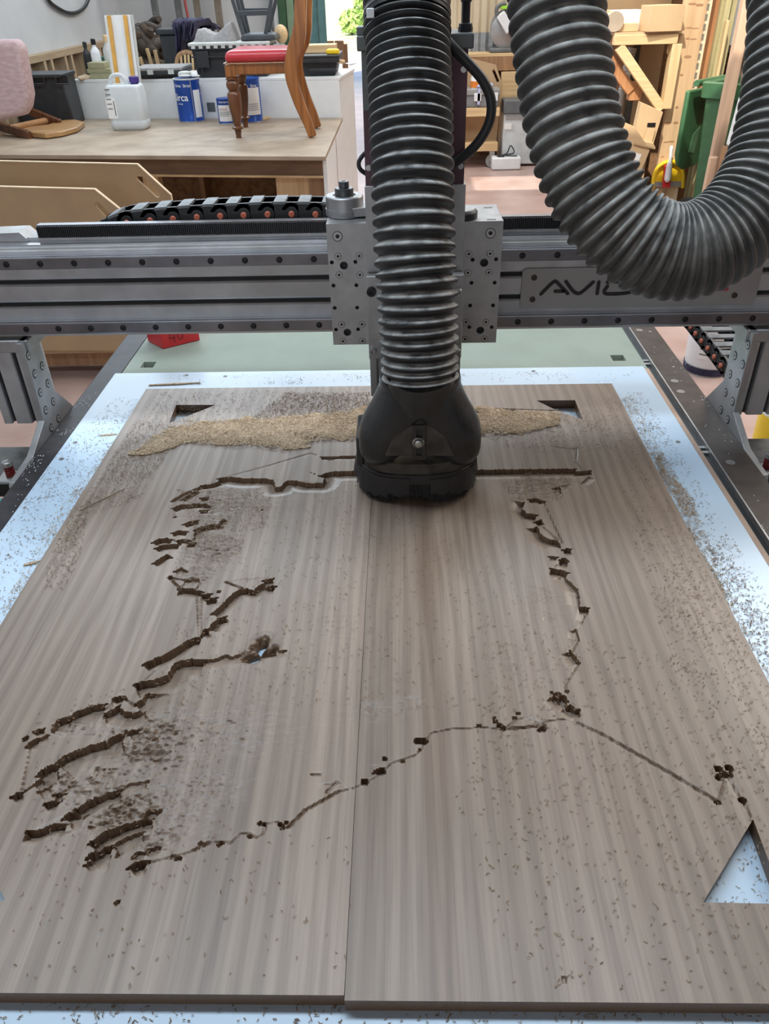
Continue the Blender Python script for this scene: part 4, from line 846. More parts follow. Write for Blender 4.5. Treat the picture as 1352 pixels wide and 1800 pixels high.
for k in range(5): MB().tube([(.67+.011*k, 1.35, zl-.006), (.67+.011*k, 2.3, zl-.006)], .0042, n=8).build('cable', STEELG if k % 2 else PLASTB, rc)
MB().box(.635, .76, 1.3, 2.4, .655, .668).build('chain_tray', BLACKST, rc)
for y_ in (1.6, 2.25): MB().box(.63, .66, y_-.02, y_+.02, 0, .66).build('tray_leg', BLACKST, rc)

# red corner block with a hand-written 40
rb_c = atZ(287, 614, ZR); rr_ = atZ(352, 598, ZR); rl_ = atZ(260, 600, ZR)
rbk = thing('corner_block', 'red plastic block marked 40 standing on the green spoilboard', 'block', (rb_c[0], rb_c[1], ZR))
ux = np.array([rr_[0]-rb_c[0], rr_[1]-rb_c[1]]); uy = np.array([rl_[0]-rb_c[0], rl_[1]-rb_c[1]])
q = [np.array(rb_c[:2]), np.array(rb_c[:2])+ux, np.array(rb_c[:2])+ux+uy, np.array(rb_c[:2])+uy]
MB().hexa([(p[0], p[1], ZR) for p in q]+[(p[0], p[1], ZR+.085) for p in q]).build('block', RED, rbk, bevel=.002)
nrm = np.array([ux[1], -ux[0]]); nrm /= np.linalg.norm(nrm); ul = ux/np.linalg.norm(ux)
def onface(a, b): p = np.array(rb_c[:2])+ul*a+nrm*.0006; return (p[0], p[1], ZR+b)
for st in ([(.024,.040),(.020,.022),(.034,.024)], [(.031,.036),(.032,.012)], [(.044,.034),(.041,.026),(.043,.017),(.050,.015),(.054,.022),(.053,.032)]):
    MB().tube([onface(a, b) for a, b in st], .0007, n=5).build('hand_written_figure', INK, rbk)

# ================================================================== SAWDUST AND SHAVINGS
CHIPD = M('brown_oak_shaving', (.19,.12,.07), .8, 0, scale=150, c2=(.36,.25,.16))
CHIPL = M('tan_oak_shaving', (.38,.26,.155), .8, 0, scale=190, c2=(.70,.535,.365))
CHIPW = M('white_plastic_chip', (.72,.73,.74), .6)
def chips(name, label, mat_, regions, seed, size=(.0022, .0050), wd=.0007):
    r = np.random.RandomState(seed); Vs = []; n_all = 0
    for poly, z, count, clump in regions:
        p = np.array([atZ(a, b, z)[:2] for a, b in poly]); lo = p.min(0); hi = p.max(0); pts = []
        gcs = lo+(hi-lo)*r.rand(max(2, int(count/28)), 2)
        while len(pts) < count:
            if r.rand() < clump: c = gcs[r.randint(len(gcs))]+r.randn(2)*.012
            else: c = lo+(hi-lo)*r.rand(2)
            pts.append(c)
        pts = np.array(pts); ok = inpoly(pts[:, 0], pts[:, 1], [tuple(q) for q in p]); pts = pts[ok]
        for c in pts:
            a = r.rand()*2*PI; L_ = size[0]+(size[1]-size[0])*r.rand()**2; bend = r.randn()*.25*L_; w_ = wd*(.7+.6*r.rand()); zz = z+.0004+.0010*r.rand()
            t = np.array([math.cos(a), math.sin(a)]); n = np.array([-t[1], t[0]]); lift = .0014*r.rand()
            cl = [(c-t*L_/2, zz), (c+n*bend, zz+lift), (c+t*L_/2, zz+.0004*r.rand())]
            for q, z_ in cl: Vs.append((q[0]-n[0]*w_/2, q[1]-n[1]*w_/2, z_)); Vs.append((q[0]+n[0]*w_/2, q[1]+n[1]*w_/2, z_+.0003))
            n_all += 1
    V = np.array(Vs); b = np.arange(n_all)[:, None]*6
    F = np.concatenate([b+np.array([[0, 1, 3, 2]]), b+np.array([[2, 3, 5, 4]])])
    me = np_mesh(name, V-np.array([0, .9, ZS]), F, False); me.materials.append(mat_); o = bpy.data.objects.new(name, me); o.location = (0, .9, ZS); col.objects.link(o)
    return tag(o, label, 'sawdust', kind='stuff')
PILE_L = [(225,800),(262,772),(300,752),(335,742),(400,738),(480,735),(560,728),(655,716),(655,772),(560,774),(530,785),(500,790),(440,782),(400,784),(330,778),(290,792),(255,800)]
PILE_R = [(832,716),(900,722),(985,724),(985,745),(930,760),(900,762),(832,766)]
def pile(name, label, poly, z, hmax, seed, edge):
    p = [atZ(a, b, z)[:2] for a, b in poly]; P = np.array(p); lo = P.min(0)-.01; hi = P.max(0)+.01; c = .0022
    xs = np.arange(lo[0], hi[0], c); ys = np.arange(lo[1], hi[1], c); X, Y = np.meshgrid(xs, ys); ins = inpoly(X, Y, p)
    d = np.full(X.shape, 1e9)
    for k in range(len(p)): d = np.minimum(d, seg_d(X, Y, p[k], p[(k+1) % len(p)])[0])
    sd = np.where(ins, d, -d)+(vnoise(X.shape, (5, 5), seed)-.5)*edge+(vnoise(X.shape, (14, 14), seed+1)-.5)*edge*1.6
    hgt = hmax*np.clip(sd/.02, 0, 1)**.7*(.55+.7*vnoise(X.shape, (9, 12), seed+2))+.0016*(np.random.RandomState(seed).rand(*X.shape))
    cellok = (sd[:-1, :-1] > 0) & (sd[1:, 1:] > 0) & (sd[:-1, 1:] > 0) & (sd[1:, :-1] > 0)
    idx = np.arange(X.size).reshape(X.shape); F = np.stack([idx[:-1, :-1], idx[:-1, 1:], idx[1:, 1:], idx[1:, :-1]], -1)[cellok]
    V = np.stack([X, Y, z+hgt], -1).reshape(-1, 3); us = np.unique(F); rm = np.full(len(V), -1); rm[us] = np.arange(len(us))
    ctr = np.array([P[:, 0].mean(), P[:, 1].mean(), z])
    me = np_mesh(name, V[us]-ctr, rm[F], False); me.materials.append(CHIPL); o = bpy.data.objects.new(name, me); o.location = ctr; col.objects.link(o)
    return tag(o, label, 'sawdust', kind='stuff')
pile('sawdust_drift', 'thick drift of tan sawdust left of the dust shoe', PILE_L, ZT, .0028, 21, .016)
pile('sawdust_drift', 'smaller drift of sawdust right of the dust shoe', PILE_R, ZT, .0024, 31, .014)
chips('shavings', 'tan shavings covering the drifts beside the dust shoe', CHIPL, [(PILE_L, ZT+.002, 11000, .1), (PILE_R, ZT+.002, 3000, .1)], 1, (.003, .008), .0012)
chips('shavings', 'brown shavings scattered over the carved oak panels', CHIPD, [
  ([(262,690),(640,684),(655,730),(300,745),(240,770)], ZT, 1700, .3), ([(500,690),(650,690),(650,730),(440,738)], ZT, 3200, .2), ([(240,740),(310,745),(300,790),(245,880),(160,905),(130,960),(110,945),(180,830)], ZT, 2600, .5),
  ([(128,895),(160,880),(140,980),(115,1040),(75,1035),(85,990)], ZT, 900, .6), ([(840,720),(1060,720),(1080,790),(960,800),(840,775)], ZT, 1500, .4), ([(930,830),(1010,835),(985,880),(900,880),(880,850)], ZT, 900, .5),
  ([(1060,700),(1085,700),(1352,1210),(1352,1420),(1190,1200),(1100,900)], ZT, 1500, .35), ([(880,1100),(1190,1150),(1352,1400),(1352,1740),(900,1740),(800,1400)], ZT, 1200, .15), ([(1180,950),(1260,1020),(1300,1130),(1160,1080)], ZT, 500, .6),
  ([(310,860),(480,860),(470,930),(345,940)], ZT, 1300, .45), ([(330,940),(430,940),(420,1000),(300,1000)], ZT, 300, .3), ([(60,1240),(380,1180),(420,1500),(60,1500)], ZT, 600, .2), ([(380,860),(640,850),(640,1240),(260,1240)], ZT, 800, .1), ([(640,900),(880,900),(980,1270),(640,1270)], ZT, 500, .1), ([(20,1500),(620,1450),(620,1735),(20,1735)], ZT, 160, .2), ([(1236,1586),(1324,1440),(1352,1510),(1352,1588)], ZS, 80, .1)], 2)
chips('shavings', 'brown shavings sprinkled on the white sheet', CHIPD, [
  ([(205,700),(246,700),(120,905),(0,1100),(0,945),(110,785)], ZS, 1150, .5), ([(1087,690),(1130,690),(1352,1050),(1352,1190),(1210,930)], ZS, 1300, .5), ([(0,1755),(600,1757),(1352,1770),(1352,1800),(0,1800)], ZS, 380, .45), ([(210,662),(1120,652),(1090,672),(250,680)], ZS, 500, .7), ([(1240,950),(1290,990),(1352,1100),(1352,1190),(1290,1095)], ZS, 900, .5)], 3, (.0022, .005), .0008)
chips('shavings', 'pale tan shavings banked against the left edge of the oak', CHIPL, [([(205,770),(215,770),(130,905),(60,1010),(20,1075),(0,1100),(0,1075),(95,905)], ZS, 1500, .6), ([(1090,700),(1110,700),(1225,900),(1300,1080),(1352,1185),(1352,1195),(1280,1062)], ZS, 2400, .35), ([(1160,800),(1172,830),(1195,850),(1222,880),(1222,905),(1205,910),(1190,880),(1163,845),(1150,805)], ZS, 2200, .2), ([(1212,925),(1225,960),(1262,1015),(1280,1060),(1290,1090),(1283,1090),(1258,1045),(1225,985),(1205,935)], ZS, 1700, .2)], 4)
chips('plastic_chips', 'white plastic chips strewn over the left black rail', CHIPW, [([(150,690),(172,690),(100,800),(20,905),(0,905),(80,785)], ZR, 90, .7), ([(50,800),(85,800),(60,850),(25,880)], ZR, 70, .5), ([(1130,590),(1180,590),(1260,720),(1352,850),(1352,950),(1240,760)], ZR, 130, .6)], 5, (.0012, .0035), .0014)
for lab, a, b in (('short splinter sticking over left oak edge by the sawdust drift', (176,766), (206,764)), ('thin dark splinter lying across the left oak panel', (140,898), (219,860)), ('pale flat splinter on white sheet behind the left oak corner', (262,677), (352,673)), ('pale offcut sliver lying on the white sheet at left', (42,993), (70,987))):
    z = ZT if 'dark' in lab or 'short' in lab else ZS
    p0, p1 = atZ(*a, z+.001), atZ(*b, z+.001); th = .0008 if 'dark' in lab else .003
    m_ = MB().prism([(0, -th), (.6, -th*1.3), (1, -th*.2), (1, th*.6), (.4, th), (0, th*.4)], lambda u, v, d: tuple(np.array(p0)+(np.array(p1)-np.array(p0))*u+np.array((0, v, d))), 0, .0012)
    tag(m_.build('splinter', CHIPD if 'dark' in lab else CHIPL), lab, 'splinter')

# ================================================================== WORKBENCH AND WHAT STANDS ON IT
def text_verts(s, size=1.0):
    cu = bpy.data.curves.new('lettering', 'FONT'); cu.body = s; cu.size = size; cu.align_x = 'CENTER'; cu.align_y = 'CENTER'; cu.resolution_u = 3; cu.offset = .012*size
    o = bpy.data.objects.new('lettering', cu); col.objects.link(o); dg = bpy.context.evaluated_depsgraph_get(); me = bpy.data.meshes.new_from_object(o.evaluated_get(dg))
    vs = [tuple(v.co) for v in me.vertices]; fs = [tuple(p.vertices) for p in me.polygons]
    bpy.data.objects.remove(o); bpy.data.curves.remove(cu); bpy.data.meshes.remove(me); return vs, fs
BTOP = M('scored_plywood_top', (.29,.222,.157), .6, 0, scale=5, c2=(.41,.325,.24), bump=.1, bscale=50)
ZB = .8
FR = np.array([-.420, 4.632]); FL = np.array([-2.36, 4.898]); BR = np.array([-.413, 6.08]); BL = np.array([-2.375, 6.315])
def ext(a, b, x): t = (x-a[0])/(b[0]-a[0]); return a+(b-a)*t
FLx = ext(FR, FL, -2.66); BLx = ext(BR, BL, -2.66)
wbn = thing('workbench', 'long scored plywood workbench with pine legs behind the router', 'workbench', (-1.5, 5.4, 0))
def slab(q, za, zb): return MB().hexa([(*p, za) for p in q]+[(*p, zb) for p in q])
slab([FLx, FR, BR, BLx], ZB-.022, ZB).build('top', BTOP, wbn, bevel=.002)
uf = (FL-FR)/np.linalg.norm(FL-FR); nf = np.array([-uf[1], uf[0]])*-1
if nf[1] < 0: nf = -nf
def bp_(a, b): return FR+uf*a+nf*b           # along the front edge from the right corner, into the bench
slab([bp_(2.25,.05), bp_(.03,.05), bp_(.03,.10), bp_(2.25,.10)], ZB-.112, ZB-.022).build('apron', wood('apron_timber', (.20,.115,.065), (.14,.08,.045), 'X'), wbn, bevel=.003)
slab([bp_(2.25,.045), bp_(.03,.045), bp_(.03,.05), bp_(2.25,.05)], ZB-.122, ZB-.110).build('apron_lip', PINEX, wbn)
for a, wd in ((.13, .20), (1.05, .10), (2.0, .10)):
    slab([bp_(a+wd,.11), bp_(a,.11), bp_(a,.17), bp_(a+wd,.17)], 0, ZB-.10).build('leg', PINE, wbn, bevel=.003)
slab([bp_(.13,.10), bp_(.035,.10), bp_(.035,.17), bp_(.13,.17)], 0, ZB-.022).build('leg', wood('bench_post', (.40,.24,.13), (.30,.17,.09), 'Z'), wbn, bevel=.003)
slab([bp_(2.2,.75), bp_(.1,.75), bp_(.1,.77), bp_(2.2,.77)], .05, ZB-.03).build('back_board', OSB, wbn)
slab([bp_(2.2,.15), bp_(.1,.15), bp_(.1,.74), bp_(2.2,.74)], .18, .20).build('lower_shelf', OSB, wbn)
slab([bp_(1.0,.62), bp_(.97,.62), bp_(.97,.74), bp_(1.0,.74)], .2, ZB-.03).build('divider', BROWNW, wbn)
slab([FR+np.array([-.022,.06]), FR+np.array([0,.06]), BR+np.array([0,-.01]), BR+np.array([-.022,-.01])], .02, ZB-.022).build('end_panel', WHITE, wbn)
slab([bp_(.52,.35), bp_(.30,.35), bp_(.30,.6), bp_(.52,.6)], .20, .46).build('stored_box', OSB, wbn)
# scored cut lines on the top
sc_mb = MB(); r3 = np.random.RandomState(12)
for k in range(64):
    a = .1+2.0*r3.rand(); b = .1+1.15*r3.rand(); L_ = .1+.45*r3.rand(); d = np.array([.55, .83]) if r3.rand() < .6 else np.array([.92, -.2]); p0 = bp_(a, b); p1 = p0+d*L_*.6
    if p1[0] > -.45 or bp_(0, 1.38)[1] < p1[1]: continue
    n = np.array([-d[1], d[0]])*.0018; sc_mb.add([(*(p0-n), ZB+.0004), (*(p1-n), ZB+.0004), (*(p1+n), ZB+.0004), (*(p0+n), ZB+.0004)], [(0,1,2,3)])
tag(sc_mb.build('scored_lines', M('dark_saw_score', (.20,.14,.09), .8), wbn, sharp=0), kind='stuff')

# MDF cart in front of the bench: two shaped sides with hand slots
ct = thing('mdf_cart', 'low MDF sheet cart with chamfered sides and hand slots before the bench', 'cart', (-1.9, 3.7, 0))
def shaped(px, Yv, th, slot):
    w_ = [atY(a, b, Yv) for a, b in px]; o = MB().prism([(p[0], p[2]) for p in w_], XZ, Yv, Yv+th).build('side_panel', MDF, ct)
    a, b = [atY(*q_, Yv) for q_ in slot]; d = np.array([b[0]-a[0], b[2]-a[2]]); L_ = np.linalg.norm(d); d /= L_; n = np.array([-d[1], d[0]])
    pl = [tuple(np.array([a[0], a[2]])+d*(x+.014)+n*y_) for x, y_ in stad2(0, L_-.028, .014)]
    bpy.context.view_layer.update(); boolean_cut(o, MB().prism(pl, XZ, Yv-.02, Yv+th+.02))
    e = MB(); pts = w_[:5]
    for p, q_ in zip(pts[:-1], pts[1:]): e.bar((p[0], Yv+th/2-.001, p[2]), (q_[0], Yv+th/2-.001, q_[2]), .004, th+.003, up=(0, 1, 0))
    e.build('pale_edge', MDFE, o)
    return o
shaped([(-130,325),(0,328.5),(166,333),(225,380),(232,395),(232,616),(-130,616)], 3.50, .018, [(168,356),(200,392)])
shaped([(-130,281),(0,283.5),(241,289),(300,343),(302,356),(302,600),(-130,600)], 3.74, .018, [(241,309),(281,346)])
MB().box(-2.30, -1.06, 3.52, 3.74, .13, .15).build('deck', MDF, ct); MB().box(-2.30, -1.15, 3.56, 3.62, .05, .13).build('skid', BROWNW, ct); MB().box(-2.30, -1.15, 3.66, 3.72, .05, .13).build('skid', BROWNW, ct)
cast = MB().lathe((0,0,.025), [(.025,-.012),(.025,.012)], ax=(0,1,0), n=16).mesh('caster'); cast.materials.append(PLASTB)
for x in (-2.2, -1.2):
    for y_ in (3.59, 3.69): inst(cast, 'caster', ct, (x, y_, 0))

# white cabinet behind the bench
cb = thing('white_cabinet', 'long low white cabinet standing behind the workbench', 'cabinet', (-1.4, 6.4, 0))
cA, cB_ = BR+np.array([.0, .012]), BL+np.array([.0, .012]); cu_ = (cB_-cA)/np.linalg.norm(cB_-cA); cn = np.array([-cu_[1], cu_[0]]); cn = cn if cn[1] > 0 else -cn
ZC = 1.052
slab([cA+cu_*1.965, cA+cu_*.012, cA+cu_*.012+cn*.6, cA+cu_*1.965+cn*.6], 0, ZC-.02).build('carcass', WHITE, cb, bevel=.002)
slab([cA+cu_*1.975, cA+cu_*.005, cA+cu_*.005+cn*.61, cA+cu_*1.975+cn*.61], ZC-.019, ZC).build('top', WHITE, cb, bevel=.002)
pt = atY(372,188,6.22); t_ = (pt[0]-cA[0])/cu_[0]; pf = cA+cu_*t_-cn*.001
MB().hexa([(*(pf-cu_*.03), pt[2]-.03), (*(pf+cu_*.03), pt[2]-.03), (*(pf+cu_*.03+cn*.002), pt[2]-.03), (*(pf-cu_*.03+cn*.002), pt[2]-.03), (*(pf-cu_*.03), pt[2]+.03), (*(pf+cu_*.03), pt[2]+.03), (*(pf+cu_*.03+cn*.002), pt[2]+.03), (*(pf-cu_*.03+cn*.002), pt[2]+.03)]).build('grey_patch', STEELG, cb)

# pink upholstered rocking chair part
pc = thing('pink_chair', 'pink ribbed upholstered chair back on a curved wooden base', 'chair', (-2.4, 5.45, ZB))
PINK = M('pink_ribbed_cloth', (.44,.305,.31), .9, 0, scale=60, stretch=(.3,1,1), c2=(.56,.415,.415), bump=.5, bscale=90)
q = [atY(a, b, 5.42) for a, b in ((-45,70),(25,70),(38,80),(53,168),(50,190),(42,203),(0,212),(-45,218))]
MB().prism([(p[0], p[2]) for p in q], XZ, 5.40, 5.53).build('cushion', PINK, pc, bevel=.035, seg=5)
zz = ZB+.03
def curve_board(pts, w_, th, nm):
    c = catmull([atZ(a, b, z) for a, b, z in pts], 6); return MB().tube(c, w_, n=4, sx=th/w_).build(nm, CHAIRW, pc, bevel=.003)
MB().prism([tuple(atZ(a, b, ZB+.03)[:2]) for a, b in ((28,226),(50,224),(85,220),(105,213),(128,210),(148,215),(135,225),(110,232),(80,236),(55,234))], XY, ZB+.004, ZB+.035).build('curved_foot', wood('worn_beech', (.46,.27,.12), (.34,.18,.07), 'X', rough=.4), pc, bevel=.006)
MB().bar(atZ(54,196,ZB+.10), atZ(106,217,ZB+.03), .035, .05).build('rail', CHAIRD, pc, bevel=.004); MB().bar(atZ(-20,216,ZB+.06), atZ(52,238,ZB+.02), .035, .05).build('rail', CHAIRD, pc, bevel=.004)
MB().cyl(atZ(18,226,ZB+.045), atZ(84,212,ZB+.045), .022, n=14).build('stretcher', wood('beech_rod', (.46,.24,.10), (.34,.16,.06), 'X'), pc)

# jerrican
jb = atZ(228, 229, ZB); jx, jy = jb[0], jb[1]
jg = thing('jerrican', 'translucent white plastic jerrican with purple cap on the bench', 'jerrican', (jx, jy, ZB), 0)
JUG = M('milky_plastic', (.62,.66,.68), .35, 0, var=.03, spec=.5)
jt = atY(195,150,jy)[2]; jh = jt-ZB; jw = .118
rings = []
for z, k in ((.0,.86),(.008,.95),(.03,1),(.055,1),(.058,.985),(.062,1),(jh-.05,1),(jh-.045,.985),(jh-.02,.97),(jh-.006,.92),(jh,.84)):
    rings.append([Vector((jx+(x)*k, jy+.06+(y_)*k, ZB+z)) for x, y_ in rrect(-jw, jw, -.08, .08, .03, 5)])
MB().rings(rings).build('body', JUG, jg, sharp=50)
MB().tube(catmull([(jx-.10, jy+.06, ZB+jh-.01), (jx-.07, jy+.06, ZB+jh+.045), (jx-.01, jy+.06, ZB+jh+.05), (jx+.03, jy+.06, ZB+jh-.005)], 6), .013, n=10).build('handle', JUG, jg)
MB().lathe((jx+.072, jy+.06, ZB+jh-.004), [(.026,0),(.026,.012),(.032,.013),(.032,.045),(.028,.048)], n=20).build('cap', M('purple_cap', (.06,.035,.22), .4), jg)
lb_ = MB().box(jx-jw+.003, jx-.055, jy-.0212, jy-.0200, ZB+.075, ZB+jh-.07).build('label', PAPERW, jg)
for k in range(5): MB().box(jx-jw+.008, jx-.078, jy-.0216, jy-.0211, ZB+.13+k*.028, ZB+.136+k*.028).build('print_line', STEELG, lb_)
MB().box(jx-.068, jx-.062, jy-.0216, jy-.0211, ZB+.09, ZB+jh-.09).build('print_line', STEELG, lb_)

# striped board leaning behind the jerrican
sb0, sb1 = atZ(222,207,ZB), atY(186,27,6.05); sbr = atY(230,27,6.05)
stp = thing('striped_board', 'white board with two orange stripes standing upright behind the jerrican', 'board', (sb0[0], 5.95, ZB))
zA = ZB; zTt = sb1[2]; xa = atY(205,150,5.95)[0]-.02; xb = xa+.190
def sbq(x0, x1, off, m, nm, pa):
    MB().hexa([(x0, 5.90-off, zA), (x1, 5.90-off, zA), (x1, 5.918-off, zA), (x0, 5.918-off, zA), (x0, 6.03-off, zTt), (x1, 6.03-off, zTt), (x1, 6.048-off, zTt), (x0, 6.048-off, zTt)]).build(nm, m, pa)
sbq(xa, xb-.03, 0, WHITE, 'sheet', stp); sbq(xb-.03, xb-.014, .004, WHITEP, 'edge_moulding', stp); sbq(xb-.012, xb, 0, LIDG, 'edge_moulding', stp)
OCH = M('ochre_stripe', (.66,.36,.07), .5)
sbq(xa+.022, xa+.045, .0185, OCH, 'stripe', stp); sbq(xa+.130, xa+.153, .0185, OCH, 'stripe', stp)

# paint tins
def tin(label, px, py, h, r, open_top, words, ang0, dents=True):
    c = atZ(px, py, ZB); c = np.array([c[0], c[1]+r]); t = thing('paint_tin', label, 'paint tin', (c[0], c[1], ZB), group='blue and white paint tins on the bench')
    body = MB().lathe((c[0], c[1], ZB), [(r*.985,0),(r,.004),(r,.01),(r*.985,.012),(r*.985,h-.014),(r,h-.011),(r,h-.002),(r*.99,h)], n=40).build('body', BLUECAN, t)
    MB().lathe((c[0], c[1], ZB), [(r*1.012,.0),(r*1.012,.006),(r*.99,.008)], n=40).build('base_rim', BOLTS, t)
    MB().lathe((c[0], c[1], ZB+h-.006), [(r*1.015,0),(r*1.015,.007),(r*.93,.008),(r*.9,.003),(r*.72,.003),(r*.70,-.004)], n=40).build('lid_rim', LIDG if open_top else BLUECAN, t)
    def wrap(vs, z, rr=1.0): return [(c[0]+r*rr*math.sin(ang0+v[0]/r), c[1]-r*rr*math.cos(ang0+v[0]/r), ZB+z+v[1]) for v in vs]
    for s, size, z, sh in words:
        vs, fs = text_verts(s, size); vs = [(v[0]+sh, v[1]) for v in vs]
        MB().add(wrap(vs, z, .9905), fs).build('lettering', PAPERW, body, sharp=0)
    return t, c, body
def wraprect(c, r, a0, a1, za, zb, k=1.0, n=10):
    vs = []; 
    for i in range(n+1):
        a = a0+(a1-a0)*i/n; vs += [(c[0]+r*k*math.sin(a), c[1]-r*k*math.cos(a), ZB+za), (c[0]+r*k*math.sin(a), c[1]-r*k*math.cos(a), ZB+zb)]
    return MB().add(vs, [(2*i, 2*i+2, 2*i+3, 2*i+1) for i in range(n)])
t1_, c1_, b1_ = tin('tall blue paint tin with white lettering and a crusted open top', 333, 216, .268, .090, True, [('Sirca  Sirca  Sirca', .026, .228, 0), ('Sirca', .062, .155, .005), ('coatings', .014, .118, .0)], -.55)
wraprect(c1_, .090, .62, 1.25, .03, .20, .992).build('label', PAPERW, b1_); wraprect(c1_, .090, .47, .53, .006, .27, 1.0).build('dripped_seam', LGREY, b1_)
rag = MB(); rr3 = np.random.RandomState(3)
for k in range(5): rag.sphere((c1_[0]+rr3.randn()*.03, c1_[1]+rr3.randn()*.02, ZB+.278+.006*k), .035, 10, 6, (1.3, .9, .3))
rag.build('dried_skin', LIDG, t1_)
MB().tube(catmull([(c1_[0]+.086, c1_[1]-.01, ZB+.25), (c1_[0]+.099, c1_[1]-.02, ZB+.2), (c1_[0]+.09, c1_[1]-.03, ZB+.17)], 5), .002, n=6).build('wire_handle', BOLTS, t1_)
t2_, c2_, b2_ = tin('short blue paint tin with white hazard label beside chair leg', 397, 219, .155, .056, False, [('Sirca Sirca', .017, .137, 0)], .0)
wraprect(c2_, .056, -.85, .95, .018, .118, .992).build('label', PAPERW, b2_)
for k in range(4):
    a = -.55+.27*k; dv = [(0, .009), (.009, 0), (0, -.009), (-.009, 0)]; cc = [(c2_[0]+.0556*math.sin(a+u/.056), c2_[1]-.0560*math.cos(a+u/.056), ZB+.092+v) for u, v in dv]
    inn_ = [tuple(np.array(p)*.65+np.mean(cc, axis=0)*.35) for p in cc]
    MB().add(cc+inn_, [(0,1,5,4),(1,2,6,5),(2,3,7,6),(3,0,4,7)]).build('hazard_diamond', REDINK, b2_, sharp=0)
for k in range(4): wraprect(c2_, .056, -.7, .75-.2*(k % 2), .075-.008*k, .078-.008*k, .9965).build('print_line', STEELG, b2_)
t3_, c3_, b3_ = tin('tall blue paint tin with wide white label behind the chair legs', 437, 217, .268, .088, False, [('Sirca  Sirca', .026, .226, 0)], .35)
wraprect(c3_, .090, -.5, 1.2, .05, .215, .992).build('label', PAPERW, b3_)
for k in range(4): wraprect(c3_, .090, .1, 1.0, .115-.012*k, .118-.012*k, .996).build('print_line', STEELG, b3_)

# red leather dining chair
ch = thing('dining_chair', 'antique dining chair with red leather seat and turned legs on the bench', 'chair', (-.8, 5.5, ZB))
YN_, YF_ = 5.285, 5.70
sx0 = atY(394,100,YN_)[0]; sx1 = atY(512,100,YN_)[0]; zr0 = atY(440,131,YN_)[2]; zr1 = atY(440,113,YN_)[2]; zs = atY(450,79,YN_+.25)[2]
def seatq(z, e): return [(sx0-e, YN_-e, z), (sx1+.0, YN_+.0-e, z), (sx1, YF_-.02+e, z), (sx0-e, YF_+.05+e, z)]
MB().hexa(seatq(zr1, .004)+seatq(zs-.012, .0)).build('leather_seat', M('red_leather', (.47,.035,.045), .28, 0, var=.1, scale=12, bump=.1, bscale=80), ch, bevel=.045, seg=5)
MB().hexa([(sx0+.03, YN_, zr0), (sx1, YN_, zr0), (sx1, YF_-.02, zr0), (sx0+.03, YF_+.04, zr0), (sx0+.03, YN_, zr1), (sx1, YN_, zr1), (sx1, YF_-.02, zr1), (sx0+.03, YF_+.04, zr1)]).build('seat_rail', CHAIRW, ch, bevel=.004)
nm_ = MB()
for k in range(46): nm_.sphere((sx0+.005+(sx1-sx0)*k/46, YN_-.006, zr1+.006), .0045, 6, 4)
for k in range(30): nm_.sphere((sx0-.006, YN_+.44*k/30, zr1+.006), .0045, 6, 4)
tag(nm_.build('nail_trim', M('brass_nails', (.60,.50,.36), .3, .9), ch), kind='stuff')
H_ = zr1-ZB
lp2 = [(.018,0),(.016,.03),(.021,.10),(.020,.115),(.034,.13),(.036,.15),(.028,.165),(.021,.175),(.022,.19),(.025,.22),(.038,.42),(.041,.60),(.036,.63),(.026,.65),(.030,.66),(.038,.70),(.040,.74),(.036,.775),(.030,.79),(.037,.80),(.038,.82),(.030,.835)]
lp2 = [(r, z*H_) for r, z in lp2]
for x, y_ in ((-1.018, 5.315), (-1.045, 5.745)):
    l_ = MB().lathe((x, y_, ZB), lp2, n=22).build('leg', CHAIRD, ch); MB().box(x-.032, x+.032, y_-.032, y_+.032, ZB+.835*H_, zr1).build('leg_block', CHAIRW, l_, bevel=.006)
def sabre(Yv, mat_, dx=0, dz=0):
    c = catmull([atY(a+dx, b+dz, Yv) for a, b in ((550,240),(541,215),(530,190),(519,160),(512,135),(511,112),(516,92),(523,72),(527,50),(528,20),(529,-10),(530,-40),(528,-75))], 5)
    wd = np.interp(np.linspace(0, 1, len(c)), [0, .2, .45, .55, .7, 1], [.024, .032, .036, .044, .034, .032]); vs = []
    mb = MB(); rings = []
    for i, p in enumerate(c):
        t = Vector(c[min(i+1, len(c)-1)]-c[max(i-1, 0)]).normalized(); n = Vector((t.z, 0, -t.x)); w_ = wd[i]
        rings.append([Vector(p)+n*w_+Vector((0, -.02, 0)), Vector(p)+n*w_+Vector((0, .02, 0)), Vector(p)-n*w_+Vector((0, .02, 0)), Vector(p)-n*w_+Vector((0, -.02, 0))])
    return mb.rings(rings).build('back_leg', mat_, ch, bevel=.006)
sabre(5.265, CHAIRW); 
o2 = sabre(5.265, CHAIRW); o2.location = (.0, .36, 0)
MB().bar((sx1+.05, 5.27, 1.60), (sx1+.05, 5.62, 1.60), .03, .07).build('back_rail', CHAIRW, ch, bevel=.008); MB().bar((sx1+.03, 5.27, 1.36), (sx1+.03, 5.62, 1.36), .02, .05).build('back_rail', CHAIRW, ch, bevel=.006)

# scraper on the bench
scp = thing('scraper', 'small scraper with blue cap lying behind the dining chair', 'scraper', tuple(atZ(470,208,ZB)))
MB().box(*sum([[v-.02, v+.02] for v in atZ(474,206,ZB)[:2]], []), ZB+.001, ZB+.04).build('cap', M('blue_cap', (.05,.22,.55), .4), scp, bevel=.008)
MB().bar(atZ(458,210,ZB+.008), atZ(472,206,ZB+.008), .03, .012).build('handle', PINEX, scp)

